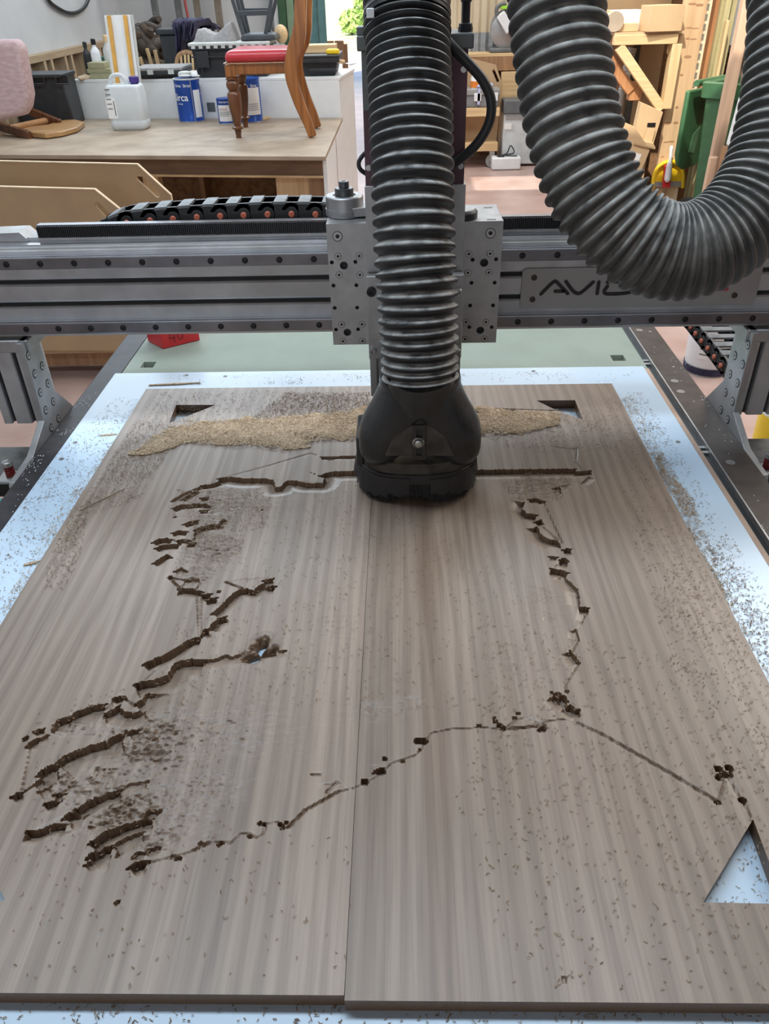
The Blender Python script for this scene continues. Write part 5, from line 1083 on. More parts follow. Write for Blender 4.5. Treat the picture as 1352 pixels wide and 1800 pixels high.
# black crate at the bench's left end
crt = thing('storage_crate', 'black plastic crate with moulded grips at the bench left end', 'crate', (-2.5, 6.1, ZB))
k0, k1 = atY(137,207,6.10), atY(128,128,6.10); x1 = k0[0]+.01; hh = k1[2]
MB().hexa([(-2.68,6.02,ZB+.002),(x1-.01,6.02,ZB+.002),(x1-.01,6.24,ZB+.002),(-2.68,6.24,ZB+.002),(-2.68,6.0,hh),(x1-.03,6.0,hh),(x1-.03,6.26,hh),(-2.68,6.26,hh)]).build('body', DGREY, crt, bevel=.01)
MB().box(-2.69, x1-.02, 5.985, 6.27, hh-.02, hh+.004).build('rim', DGREY, crt, bevel=.006)
for a, b in ((57,80),(98,122)):
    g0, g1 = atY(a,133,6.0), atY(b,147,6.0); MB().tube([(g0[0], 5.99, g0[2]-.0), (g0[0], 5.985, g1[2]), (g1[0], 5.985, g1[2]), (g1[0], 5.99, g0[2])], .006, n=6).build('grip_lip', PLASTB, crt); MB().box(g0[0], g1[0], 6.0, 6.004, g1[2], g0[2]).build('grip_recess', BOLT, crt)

# offcuts and small bottles on the crate's right and the cabinet
OLV = M('olive_block', (.30,.29,.17), .6, 0, var=.12)
for lab, a, b, za, zb in (('bottom olive timber block of the stack on the white cabinet', 161, 192, 138, 130), ('middle and longest olive timber block of the cabinet stack', 156, 196, 130, 124), ('top olive timber block of the stack on the white cabinet', 158, 186, 124, 116)):
    p0, p1 = atY(a, za, 6.36), atY(b, zb, 6.36); dz = {138: 0, 130: .036, 124: .064}[za]
    hgt = {138: .036, 130: .028, 124: .04}[za]
    tag(MB().box(p0[0], p1[0], 6.33, 6.45, ZC+dz, ZC+dz+hgt).build('timber_block', OLV, bevel=.004), lab, 'block')
def bottle(label, px, py, h, r, m1, m2, Yv=6.4, base=ZC):
    p = atY(px, py, Yv); t = thing('bottle', label, 'bottle', (p[0], Yv, base)); MB().lathe((p[0], Yv, base), [(r,0),(r,h*.6),(r*.9,h*.68),(r*.4,h*.78),(r*.4,h*.84)], n=16).build('body', m1, t)
    MB().lathe((p[0], Yv, base+h*.84), [(r*.5,0),(r*.5,h*.14),(r*.3,h*.16)], n=14).build('cap', m2, t); return t
bottle('white bottle with dark cap behind the olive blocks', 173, 120, .24, .035, WHITEP, BOLT, 6.55)
bottle('small pale bottle just left of the striped board', 195, 118, .26, .035, LIDG, PINE, 6.55)
bottle('black round-topped bottle left of the olive blocks', 157, 118, .22, .03, PLASTB, PLASTB, 6.6)
tag(MB().box(atY(172,110,6.62)[0], atY(190,110,6.62)[0], 6.60, 6.68, ZC, ZC+.12).build('green_box', M('dark_green_card', (.03,.10,.06), .6), bevel=.004), 'dark green box behind the olive blocks', 'box')
tag(MB().prism([tuple(atZ(a, b, ZC)[:2]) for a, b in ((137,138),(150,133),(161,136),(162,139),(140,141))], XY, ZC+.0005, ZC+.012).build('wood_scrap', CHIPL, bevel=.002), 'flat pale wood scrap at left end of the cabinet', 'scrap')

# totes on the cabinet
def tote(label, pxl, pxr, top, Yv, dpt, lidm, cat='tote'):
    a = atY(pxl, 120, Yv)[0]; b = atY(pxr, 120, Yv)[0]; zt = atY((pxl+pxr)/2, top, Yv)[2]
    t = thing('storage_tote', label, 'tote', ((a+b)/2, Yv, ZC)); i = .02
    MB().hexa([(a+i,Yv+i,ZC+.001),(b-i,Yv+i,ZC+.001),(b-i,Yv+dpt-i,ZC+.001),(a+i,Yv+dpt-i,ZC+.001),(a,Yv,zt-.02),(b,Yv,zt-.02),(b,Yv+dpt,zt-.02),(a,Yv+dpt,zt-.02)]).build('body', DGREY, t, bevel=.01)
    MB().box(a-.012, b+.012, Yv-.014, Yv+dpt+.014, zt-.045, zt-.02).build('rim', DGREY, t, bevel=.004)
    MB().box(a-.014, b+.014, Yv-.016, Yv+dpt+.016, zt-.02, zt).build('lid', lidm, t, bevel=.006)
    return t, a, b, zt
tt, ta, tb2, tz = tote('large dark grey tote with pale notched lid behind red chair', 340, 474, 74, 6.22, .36, LIDG)
for k in range(13): MB().box(ta+.01+k*.052, ta+.036+k*.052, 6.198, 6.206, tz-.034, tz-.018).build('lid_notch', LIDG, tt)
for f in (.12, .5, .86): MB().box(ta+f*(tb2-ta)-.004, ta+f*(tb2-ta)+.004, 6.215, 6.23, ZC+.02, tz-.10).build('rib', DGREY, tt)
MB().box(ta+.03, ta+.12, 6.206, 6.226, tz-.15, tz-.05).build('latch', DGREY, tt, bevel=.004)
MB().box(ta+.0, tb2-.0, 6.209, 6.222, tz-.088, tz-.08).build('rib', DGREY, tt)
t2, a2, b2, z2 = tote('shallow dark tote with flat grey lid beside striped board', 236, 317, 119, 6.24, .30, LGREY)
for f in (.35, .8): MB().box(a2+f*(b2-a2)-.02, a2+f*(b2-a2)+.02, 6.215, 6.225, z2-.04, z2-.012).build('clip', LIDG, t2)
t3, a3, b3, z3 = tote('dark grey tote at cabinet right end with yellow-handled tools', 520, 594, 97, 6.16, .36, PLASTB)
MB().prism([(a3+.09,ZC+.03),(a3+.30,ZC+.03),(a3+.27,z3-.08),(a3+.09,z3-.08)], XZ, 6.150, 6.165).build('front_panel', DGREY, t3, bevel=.004)
for nm_l, a, b, dy in (('yellow tool handle lying across the tote at cabinet right end', 574, 597, 0), ('second yellow tool handle, upper one on the right-hand tote', 576, 595, .06)):
    p0, p1 = atY(a, 98, 6.2+dy), atY(b, 98, 6.2+dy); tag(MB().bar((p0[0], 6.2+dy, z3+.016), (p1[0], 6.2+dy, z3+.016), .035, .03).build('tool_handle', YELLOW, bevel=.008), nm_l, 'tool handle')
tag(MB().box(a3-.01, b3-.02, 6.33, 6.5, z3+.001, z3+.05).build('timber_offcut', PINEX, bevel=.003), 'pale timber offcut lying on the right-hand tote', 'offcut')
tw = thing('trowel', 'pointing trowel with wooden handle overhanging the right tote', 'trowel', tuple(atY(606,108,6.2)))
g0, g1, g2 = atY(592,107,6.2), atY(606,109,6.2), atY(634,109,6.2)
MB().tube([g0, g1], .013, n=10).build('handle', PINEX, tw); MB().add([(g1[0], 6.2, g1[2]-.006), (g1[0]+.04, 6.15, g1[2]-.01), (g2[0], 6.2, g2[2]), (g1[0]+.04, 6.25, g1[2]-.01), (g1[0]+.04, 6.2, g1[2]-.022)], [(0,1,2,3),(0,1,4),(1,2,4),(2,3,4),(3,0,4)]).build('blade', BOLTS, tw, sharp=0)
# grey felt on the big tote and the upturned stool
fe = MB(); rr4 = np.random.RandomState(8); fx0, fx1 = atY(343,60,6.4)[0], atY(418,60,6.4)[0]
fm = []; nx, ny = 26, 10
for j in range(ny+1):
    for i in range(nx+1):
        u, v = i/nx, j/ny; e = min(u, 1-u, v, 1-v); fm.append((fx0+(fx1-fx0)*u, 6.3+.22*v, tz+.001+min(1, e*9)*(.045+.02*math.sin(9*u)+.05*u*u+.012*rr4.rand())))
fe.add(fm, [(j*(nx+1)+i, j*(nx+1)+i+1, (j+1)*(nx+1)+i+1, (j+1)*(nx+1)+i) for j in range(ny) for i in range(nx)])
tag(fe.build('felt_blanket', LGREY, sharp=80), 'crumpled grey felt blanket on the large tote lid', 'blanket')
stl = thing('upturned_stool', 'dark slatted chair turned upside down on the large tote', 'chair', (atY(455,60,6.35)[0], 6.4, tz))
STW = M('dark_slate_paint', (.055,.065,.075), .45, 0, var=.15)
s0, s1 = atY(424,60,6.32)[0], atY(486,60,6.32)[0]
MB().hexa([(s0,6.26,tz+.003),(s1,6.26,tz+.003),(s1+.02,6.55,tz+.003),(s0-.02,6.55,tz+.003),(s0+.01,6.26,tz+.04),(s1-.01,6.26,tz+.04),(s1,6.55,tz+.04),(s0,6.55,tz+.04)]).build('seat', STW, stl, bevel=.01)
ztp = 1.78
def leg2(a, b, Yv): MB().bar(atY(a[0], a[1], Yv), tuple(np.array(atY(a[0], a[1], Yv))+(np.array(atY(b[0], b[1], Yv))-np.array(atY(a[0], a[1], Yv)))*1.6), .024, .024).build('leg', STW, stl, bevel=.004)
leg2((428,62),(409,0),6.30); leg2((437,57),(424,0),6.5); leg2((467,60),(477,0),6.30); leg2((472,57),(485,0),6.5); leg2((433,60),(417,0),6.42)
MB().bar(atY(417,24,6.30), atY(472,22,6.30), .02, .03).build('stretcher', STW, stl, bevel=.003); MB().bar(atY(430,19,6.5), atY(478,18,6.5), .02, .03).build('stretcher', STW, stl, bevel=.003)
tag(MB().sphere(atY(494,60,6.5), .05, 10, 8, (1, 1, 1.2)).box(atY(488,60,6.5)[0], atY(499,60,6.5)[0], 6.47, 6.53, tz, tz+.05).build('sanding_block', PINE), 'lumpy wooden block on the tote right of the upturned chair', 'block')

# ================================================================== FAR LEFT: heap, coats, posts
ctb = thing('trestle_table', 'dark low trestle table under the brown heap', 'table', (-2.1, 7.6, 0))
MB().box(-2.6, -1.55, 7.3, 8.0, .90, .95).build('top', BROWNW, ctb)
for x in (-2.5, -1.65):
    for y_ in (7.36, 7.94): MB().box(x-.03, x+.03, y_-.03, y_+.03, 0, .9).build('leg', BROWNW, ctb)
HEAPM = [M('brown_sacking', (.085,.062,.045), .9, 0, var=.4, scale=20, bump=.4, bscale=40), M('dark_leather_scrap', (.05,.038,.03), .7, 0, var=.3), M('rust_cloth', (.20,.075,.04), .85), M('grey_brown_cloth', (.15,.125,.10), .9, 0, var=.3)]
rh = np.random.RandomState(17); hx0, hx1 = atY(226,80,7.6)[0], atY(284,80,7.6)[0]
hp = thing('sacking_heap', 'heap of crumpled brown sacking and leather scraps by the wall', 'heap', ((hx0+hx1)/2, 7.6, .95))
for k in range(30):
    u = rh.rand(); v = rh.rand(); z = .99+.40*v*(1-.45*abs(u-.25)*1.6); x = hx0+.04+(hx1-hx0-.06)*u; y_ = 7.45+.3*rh.rand()
    m_ = MB(); n = 8; rg = []
    L_ = .07+.09*rh.rand(); R_ = .022+.03*rh.rand(); an = rh.randn()*.5
    pts = [(x-L_*math.cos(an)+2*L_*math.cos(an)*t, y_+.02*rh.randn(), z-L_*.5*math.sin(an)+L_*math.sin(an)*t+.015*rh.randn()) for t in np.linspace(0, 1, 6)]
    m_.tube(catmull(pts, 3), [R_*(.5+.5*math.sin(PI*(i+.6)/17)) for i in range(16)], n=8).build('fold', HEAPM[2 if k == 3 else rh.choice([0, 0, 1, 3])], hp, sharp=70)
MB().prism([(hx0, .95), (hx1, .95), (hx1-.06, 1.22), (hx0+.12, 1.33), (hx0, 1.28)], XZ, 7.5, 7.8).build('core', HEAPM[1], hp, bevel=.03)
for a, b, c, d in ((258,85,268,118),(272,88,279,118),(246,100,252,118)): MB().bar(atY(c,d,7.35), atY(a,b,7.35), .025, .025).build('chair_leg', PINE, hp, bevel=.004)
POSTS = [('tall grey steel post nearest the brown heap', 266, 275, 283, 297, 8.3, STEELG), ('grey steel post behind the navy coats', 307, 316, 313, 322, 8.85, STEELG), ('brown-grey steel post right of the red rope', 340, 349, 344, 355, 8.85, BRNST), ('brown-grey steel post beside the upturned chair', 377, 387, 383, 392, 8.85, BRNST)]
for lab, a, b, _, _, Yv, m_ in POSTS:
    p0, p1 = atY(a, 0, Yv), atY(b, 0, Yv); o = thing('steel_post', lab, 'post', (p0[0], Yv, 0), group=None); MB().box(p0[0], p1[0], Yv-.04, Yv+.04, 0, 3.58).build('column', m_, o, bevel=.004)
    c = atY((a+b)/2+4, 22, Yv); MB().lathe((c[0], Yv-.04, c[2]), [(.008,0),(.006,.005)], ax=(0,-1,0), n=10).build('bolt', BOLTS, o)
bcr = thing('tall_crate', 'tall black plastic crate under the navy coats', 'crate', (-1.75, 7.2, 0))
p0, p1 = atY(286,60,7.2), atY(345,60,7.2); MB().hexa([(p0[0]+.05,7.1,0),(p1[0]-.05,7.1,0),(p1[0]-.05,7.26,0),(p0[0]+.05,7.26,0),(p0[0],7.08,p0[2]),(p1[0],7.08,p0[2]),(p1[0],7.28,p0[2]),(p0[0],7.28,p0[2])]).build('body', DGREY, bcr, bevel=.01)
MB().box(p0[0]-.02, p1[0]+.02, 7.06, 7.29, p0[2], p0[2]+.04).build('rim', DGREY, bcr, bevel=.01)
def drape(name, label, prof, Yv, m_, zs):        # folded cloth hanging over an edge: prof of px outline top->bottom
    mb = MB(); rows = []; n = 22
    for r_, (xl, xr, y_, dep) in enumerate(prof):
        L_, R_ = atY(xl, y_, Yv), atY(xr, y_, Yv); rows.append([(L_[0]+(R_[0]-L_[0])*i/n, Yv-dep-.03*math.sin(i*1.3+r_*.3)-.02*math.cos(i*2.9+1), L_[2]+(R_[2]-L_[2])*i/n+.012*math.sin(i*1.9)) for i in range(n+1)])
    vs = [p for r_ in rows for p in r_]; m = n+1; fs = [(j*m+i, j*m+i+1, (j+1)*m+i+1, (j+1)*m+i) for j in range(len(rows)-1) for i in range(n)]
    o = mb.add(vs, fs).build(name, m_, sharp=80); s_ = o.modifiers.new('thick', 'SOLIDIFY'); s_.thickness = .015; s_.offset = 1
    return tag(o, label, 'coat')
drape('navy_coat', 'navy coat draped over the black crate with sleeve hanging', [(306,330,44,-.30),(305,328,39,-.15),(305,326,44,.03),(312,325,60,.05),(313,325,80,.05),(314,324,93,.05)], 7.05, NAVY, None)
drape('navy_coat', 'second navy coat bunched beside the red rope', [(326,370,52,-.30),(324,362,38,-.15),(326,348,42,.05),(327,345,58,.06),(327,343,68,.06)], 7.0, NAVY, None)
drape('navy_coat', 'dark cloth end bunched behind the felt blanket', [(350,378,52,-.2),(350,376,46,-.05),(348,373,52,.03),(346,371,60,.03)], 7.3, NAVY, None)
tag(MB().tube(catmull([atY(a, b, 8.0) for a, b in ((322,-60),(325,0),(329,22),(332,42))], 5), .012, n=8).build('hanging_rope', M('faded_red_cord', (.35,.07,.07), .7)), 'thin faded red rope hanging above the navy coats', 'rope')
wc_ = thing('spindle_chair', 'tan spindle-back chair behind the totes', 'chair', (atY(325,110,6.9)[0], 6.95, 0))
hoop = catmull([atY(a, b, 6.9) for a, b in ((310,135),(311,108),(315,97),(324,92),(333,92),(345,96),(352,112),(354,135))], 6)
MB().tube(hoop, .016, n=8).build('hoop', BROWNW, wc_)
for a in (318, 325, 331, 338, 345): MB().tube([atY(a, 96, 6.9), atY(a+4, 150, 6.9)], .009, n=8).build('spindle', PINE, wc_)
xs0 = atY(330,150,6.9)[0]; MB().box(xs0-.2, xs0+.2, 6.9, 7.0+.02, .72, .76).build('seat', BROWNW, wc_, bevel=.008)
for dx in (-.17, .17):
    for y_ in (6.92, 7.0): MB().bar((xs0+dx, y_, 0), (xs0+dx*.9, y_, .72), .03, .03).build('leg', BROWNW, wc_)
# cable slung on the left wall
XW = -2.745
tag(MB().tube(catmull([atX(a, b, XW+.0) for a, b in ((70,-30),(85,0),(100,13),(118,22),(134,22),(147,14),(155,0),(162,-30))], 7), .014, n=8).build('hanging_cable', PLASTB), 'black cable slung in a loop on the left wall', 'cable')
tag(MB().tube(catmull([atY(a, b, 8.9) for a, b in ((182,-40),(190,0),(196,10),(200,24))], 6), .022, n=8).build('hanging_cable', PLASTB), 'short dark cable hanging above the striped board', 'cable')
# garden seat in the yard
gs = thing('wooden_bench', 'weathered plank-backed wooden bench standing beyond the doorway', 'bench', (-.95, 11.0, 0))
y0_ = 11.05; a0_, a1_ = atY(536,80,y0_)[0], atY(605,80,y0_)[0]; zt_b, zm_b = atY(570,72,y0_)[2], atY(570,92,y0_)[2]
wpl = (a1_-a0_)/4
for k in range(4): MB().box(a0_+k*wpl+.004, a0_+(k+1)*wpl-.004, y0_, y0_+.04, zm_b-.08, zt_b).build('back_plank', BROWNW, gs, bevel=.012)
for x in (a0_+.03, a1_-.0): MB().box(x-.035, x+.035, y0_+.04, y0_+.11, 0, zt_b-.04).build('leg', BROWNW, gs, bevel=.006); MB().box(x-.035, x+.035, y0_-.45, y0_-.38, 0, .42).build('leg', BROWNW, gs, bevel=.006)
MB().box(a0_, a1_, y0_-.46, y0_, .42, .46).build('seat', BROWNW, gs, bevel=.006)
# shrubs beyond the yard
LEAF = M('sunlit_leaf', (.42,.60,.16), .6, 0, var=.3, scale=3); STEMM = M('shrub_stem', (.12,.08,.05), .8)
def shrub(label, px, py, Yv, w_, h_, seed):
    r = np.random.RandomState(seed); c = atY(px, py, Yv); t = thing('shrub', label, 'shrub', (c[0], Yv, -.05)); V = []; F = []
    for k in range(900):
        d = r.randn(3); d /= np.linalg.norm(d); rr = r.rand()**.4; p = np.array([c[0]+d[0]*w_*rr, Yv+d[1]*w_*rr, h_*.45+d[2]*h_*.5*rr]); a = r.randn(3); a /= np.linalg.norm(a); b = np.cross(a, d); b /= np.linalg.norm(b)+1e-6; s_ = .06+.06*r.rand(); n = len(V)
        V += [tuple(p-a*s_), tuple(p+b*s_*.5), tuple(p+a*s_), tuple(p-b*s_*.5)]; F.append((n, n+1, n+2, n+3))
    tag(MB().add(V, F).build('foliage', LEAF, t, sharp=0), kind='stuff'); MB().cyl((c[0], Yv, -.05), (c[0], Yv, h_*.5), .04, n=8).build('stem', STEMM, t)
shrub('green shrub beyond the yard beside the lift housing', 642, 40, 34, .45, 2.2, 1); shrub('low green shrub beyond the yard left of the hose', 620, 85, 33, .45, .8, 2)

# ================================================================== MIDDLE RIGHT: worktop, trolley, appliances
wt = thing('timber_worktop', 'rough timber worktop against the corrugated wall', 'worktop', (.95, 8.9, 0))
MB().box(.17, 1.75, 8.80, 9.08,   .95, .98).build('top', PINEX, wt, bevel=.004)
for x in (.25, 1.65): MB().box(x-.04, x+.04, 8.95, 9.05, 0, .95).build('leg', PINE, wt)
MB().box(.17, 1.75, 8.80, 8.83, .83, .95).build('apron', BROWNW, wt)
ms = thing('mitre_saw', 'silver mitre saw with looped handle on the timber worktop', 'saw', (1.18, 8.9, .98))
mc_ = atY(889,55,8.88); MB().lathe((mc_[0], 8.88, mc_[2]), [(.135,-.004),(.145,0),(.135,.004)], ax=(0,-1,0), n=40).build('blade', BOLTS, ms); MB().lathe((mc_[0], 8.885, mc_[2]+.03), [(.15,0),(.15,.05),(.10,.06)], ax=(0,1,0), n=30).build('guard', LGREY, ms)
MB().tube(catmull([atY(a, b, 8.85) for a, b in ((884,45),(875,28),(873,16),(880,8),(890,6))], 6), .018, n=10).build('handle', STEELG, ms)
MB().bar(atY(879,24,8.86), atY(897,55,8.86), .06, .09).build('arm', WHITEP, ms, bevel=.01); MB().box(*[v for p in [(atY(886,12,8.85)[0]-.03, atY(893,12,8.85)[0]+.02)] for v in p], 8.84, 8.9, atY(888,16,8.85)[2], atY(888,9,8.85)[2]).build('trigger_housing', M('lime_plastic', (.35,.75,.05), .5), ms, bevel=.006)
MB().box(mc_[0]-.15, mc_[0]+.12, 8.82, 9.05, .981, 1.02).build('base', STEELG, ms, bevel=.01)
tr = thing('mdf_trolley', 'MDF trolley with chamfered back and pine-edged shelves beside the lift', 'trolley', (.7, 8.6, 0))
YT = 8.72
bk = [atY(a, b, YT) for a, b in ((770,98),(826,102),(872,114),(882,145),(872,262),(770,262))]
bko = MB().prism([(p[0], p[2]) for p in bk], XZ, YT, YT+.02).build('back_panel', MDF, tr)
s0_, s1_ = atY(867,122,YT), atY(876,144,YT); bpy.context.view_layer.update(); boolean_cut(bko, MB().bar((s0_[0], YT, s0_[2]), (s1_[0], YT, s1_[2]), .025, .2, up=(0,1,0)))
z_s1, z_s2 = atY(840,190,8.45)[2], atY(840,252,8.45)[2]; xl_, xr_ = atY(790,190,8.45)[0], atY(879,190,8.45)[0]
for z in (z_s1, z_s2): MB().box(xl_, xr_, 8.45, YT, z-.075, z).build('shelf', PINEX, tr, bevel=.003)
MB().prism([tuple(p) for p in [(8.45, z_s2-.07), (8.72, z_s2-.07), (8.72, 1.0), (8.6, 1.0), (8.45, z_s1+.1)]], YZ, xl_-.02, xl_).build('side_panel', MDF, tr)
for x in (xl_+.06, xr_-.05): inst(MB().lathe((0,0,.06), [(.06,-.018),(.062,-.01),(.062,.01),(.06,.018)], ax=(0,1,0), n=22).mesh('caster'), 'caster', tr, (x, 8.5, 0)).data.materials.append(LGREY); MB().box(x-.025, x+.025, 8.475, 8.525, .06, z_s2-.075).build('caster_fork', BOLTS, tr)
gb = thing('toolbox', 'grey plastic toolbox with white latches on the trolley shelf', 'toolbox', (.75, 8.55, z_s1))
gx0, gx1 = atY(800,170,8.48)[0], atY(877,170,8.48)[0]; zgb = atY(850,157,8.48)[2]
MB().box(gx0, gx1, 8.48, 8.68, z_s1+.001, zgb-.05).build('body', M('mid_grey_plastic', (.20,.205,.22), .5), gb, bevel=.01); MB().box(gx0-.01, gx1+.01, 8.47, 8.69, zgb-.05, zgb).build('lid', LGREY, gb, bevel=.008)
for f in (.55, .93): MB().box(gx0+f*(gx1-gx0)-.05, gx0+f*(gx1-gx0)+.02, 8.458, 8.472, zgb-.10, zgb-.03).build('latch', WHITEP, gb, bevel=.003)
sbp = atY(836,150,8.55); sb = thing('spray_bottle', 'white spray bottle with orange label on the grey toolbox', 'bottle', (sbp[0], 8.55, zgb))
MB().lathe((sbp[0], 8.55, zgb), [(.045,0),(.048,.02),(.048,.09),(.03,.13),(.02,.15),(.02,.165)], n=18).build('body', WHITEP, sb); MB().lathe((sbp[0], 8.55, zgb+.012), [(.0492,0),(.0492,.055)], n=18, cap=False).build('label', M('orange_label', (.75,.22,.03), .5), sb)
rgp = atY(852,156,8.52); rg_ = MB()
for k in range(6): rg_.sphere((rgp[0]+(k-2.5)*.022, 8.52, zgb+.022+.008*(k % 2)), .03, 10, 6, (1, 1, .7))
rg_.box(rgp[0]-.07, rgp[0]-.045, 8.458, 8.466, zgb-.13, zgb+.01)
tag(rg_.build('cleaning_rag', M('blue_white_rag', (.22,.26,.62), .8, 0, scale=9, c2=(.7,.72,.78))), 'blue and white rag hanging over the grey toolbox', 'rag')
kc = thing('plywood_box', 'plain plywood box on the worktop side behind trolley', 'box', (1.2, 8.9, 0))
kx0, kx1 = atY(880,150,8.78)[0], atY(990,150,8.78)[0]; MB().box(kx0, kx1, 8.74, 8.79, atY(900,178,8.76)[2], atY(900,126,8.76)[2]).build('front', PINEX, kc, bevel=.002); MB().box(kx0, kx1, 8.74, 8.795, .02, atY(900,178,8.76)[2]).build('lower_panel', MDF, kc)
prn = thing('printer', 'white printer standing on the worktop behind the loop hose', 'printer', (1.25, 8.85, .93)); px0, px1 = atY(906,115,8.8)[0]+.06, atY(960,115,8.8)[0]+.1
MB().box(px0, px1, 8.81, 9.04, .981, 1.02).build('tray', LIDG, prn, bevel=.01); MB().box(px0, px1, 8.82, 9.05, 1.02, 1.10).build('body', WHITEP, prn, bevel=.015); MB().box(px0+.06, px0+.25, 8.815, 8.83, 1.03, 1.065).build('paper_slot', DGREY, prn)
wm = thing('appliance', 'pale grey appliance with dark top beside the trolley', 'appliance', (1.2, 8.55, 0))
wx0, wx1 = atY(884,240,8.5)[0], atY(950,240,8.5)[0]; zw = atY(890,200,8.5)[2]; zd = atY(890,176,8.5)[2]
MB().box(wx0, wx1, 8.5, 8.72, .02, zw).build('body', M('pale_grey_enamel', (.56,.60,.61), .4), wm, bevel=.012); MB().box(wx0-.01, wx1+.01, 8.48, 8.73, zw, zd).build('lid', M('slate_grey_plastic', (.12,.13,.14), .5), wm, bevel=.01); MB().box(wx0+.01, wx0+.08, 8.494, 8.501, zw-.14, zw-.09).build('label', PAPERW, wm); MB().box(wx0+.02, wx1-.02, 8.492, 8.501, zw-.05, zw-.015).build('control_strip', LGREY, wm)
fb = thing('floor_unit', 'small white unit with a coiled lead on the floor', 'box', (1.05, 8.35, 0))
fx0_, fx1_ = atZ(864,299,0), atZ(915,299,0); zf = atY(890,277,8.33)[2]; MB().box(fx0_[0], fx1_[0], 8.32, 8.46, .004, zf).build('case', WHITEP, fb, bevel=.012)
MB().tube(catmull([(fx0_[0]+.05, 8.40, zf+.006), (fx0_[0]+.14, 8.36, zf+.03), (fx0_[0]+.18, 8.38, zf+.10), (fx0_[0]+.22, 8.40, zf+.03), (fx0_[0]+.12, 8.42, zf+.008), (fx0_[0]+.25, 8.36, zf+.008)], 6), .006, n=6).build('lead', PLASTB, fb); MB().box(fx0_[0]+.06, fx0_[0]+.12, 8.35, 8.38, zf, zf+.02).build('plug', PLASTB, fb)

# ================================================================== FAR RIGHT: shelf bracket, boxes, bin, timber
YPz = 6.502
def vplank(name, label, a, b, py, Yv, th, m_, z0_=0, z1_=3.3, cat='plank', grp=None, bev=.004):
    p0, p1 = atY(a, py, Yv), atY(b, py, Yv); o = MB().box(p0[0], p1[0], Yv, Yv+th, z0_, z1_).build(name, m_, bevel=bev); return tag(o, label, cat, grp)
pst = thing('shelf_upright', 'wide pale plank upright with slotted strip carrying the timber shelf bracket', 'shelving', (2.6, YPz, 0))
pa, pb = atY(1191,80,YPz), atY(1232,80,YPz)
MB().box(pa[0], pb[0], YPz, YPz+.05, .02, 3.2).build('plank', wood('knotty_pine', (.66,.46,.27), (.52,.34,.19), 'Z', scale=.5), pst, bevel=.004)
MB().box(pb[0], pb[0]+.028, YPz+.0, YPz+.02, .02, 3.2).build('slotted_strip', MDFE, pst)
stm = MB().box(-.009, .009, -.0015, 0, -.02, .02).mesh('strip_slot', sharp=0); stm.materials.append(BRNST)
for k in range(34): inst(stm, 'strip_slot', pst, (pb[0]+.002, YPz, .25+.06*k))
rk2 = np.random.RandomState(4); ktm = MB().lathe((0,0,0), [(.014,0),(.012,.0008)], ax=(0,-1,0), n=10).mesh('knot', sharp=0); ktm.materials.append(BROWNW)
for a, b in ((1217,7),(1230,9),(1211,49),(1222,50),(1209,68),(1219,69),(1209,100),(1198,132),(1178,184),(1190,189),(1188,216),(1173,217),(1165,276),(1171,250),(1180,249)): c = atY(a, b, YPz); inst(ktm, 'knot', pst, (c[0], YPz+.0002, c[2]), scale=(1.4*(.6+rk2.rand()), 1, .5*(.6+rk2.rand())))
YBk = 6.424
b0_, b1_ = atY(1079,80,YBk), atY(1193,65,YBk)
MB().box(b0_[0], b1_[0], YBk, YBk+.07, b0_[2]-.0, b1_[2]+.02).build('shelf_beam', PINEX, pst, bevel=.004)
MB().box(b0_[0], b1_[0]+.05, YBk+.01, YBk+.45, b1_[2]+.02, b1_[2]+.035).build('shelf_board', MDF, pst)
zshelf = b1_[2]+.035
MB().bar(atY(1088,82,YBk+.03), atY(1163,192,YBk+.03), .066, .055, up=(0,1,0)).build('brace', PINEX, pst, bevel=.004)
u0, u1 = atY(1180,82,YBk+.03), atY(1197,82,YBk+.03); MB().box(u0[0], u1[0], YBk, YBk+.09, atY(1165,192,YBk)[2], b0_[2]).build('short_upright', PINE, pst, bevel=.004)
# boxes on the shelf
def sbox(name, label, a, b, top, Yv, dpt, m_, m_side=None, base=zshelf):
    p0, p1 = atY(a, top, Yv), atY(b, top, Yv); t = thing(name, label, 'box', ((p0[0]+p1[0])/2, Yv, base)); MB().box(p0[0], p1[0], Yv, Yv+dpt, base+.001, p0[2]).build('carton', m_, t, bevel=.003)
    MB().box((p0[0]+p1[0])/2-.02, (p0[0]+p1[0])/2+.02, Yv-.0005, Yv+dpt+.0005, base+.002, p0[2]+.0006).build('tape', CARDD, t); return t, p0, p1
bx_t = thing('cardboard_box', 'square cardboard box turned a little on the timber shelf', 'box', (2.35, 6.424, zshelf))
q0_, q1_, q2_ = atY(1124,60,6.471), atY(1139,60,6.378), atY(1197,60,6.401); zb_t = atY(1160,9,6.386)[2]
pl = [np.array(q1_[:2]), np.array([q2_[0], q2_[1]]), np.array([q2_[0]-.06, q2_[1]+.20]), np.array(q0_[:2])+np.array([0, .05])]
MB().hexa([(*p, zshelf+.001) for p in pl]+[(*p, zb_t) for p in pl]).build('carton', CARD, bx_t, bevel=.003); MB().hexa([(pl[0][0]-.001, pl[0][1]+.012, zb_t-.10), (pl[0][0]-.003, pl[0][1]+.03, zb_t-.10), (pl[0][0]-.004, pl[0][1]+.03, zb_t-.10), (pl[0][0]-.002, pl[0][1]+.012, zb_t-.10), (pl[0][0]-.001, pl[0][1]+.012, zb_t-.04), (pl[0][0]-.003, pl[0][1]+.03, zb_t-.04), (pl[0][0]-.004, pl[0][1]+.03, zb_t-.04), (pl[0][0]-.002, pl[0][1]+.012, zb_t-.04)]).build('label', PAPERW, bx_t)
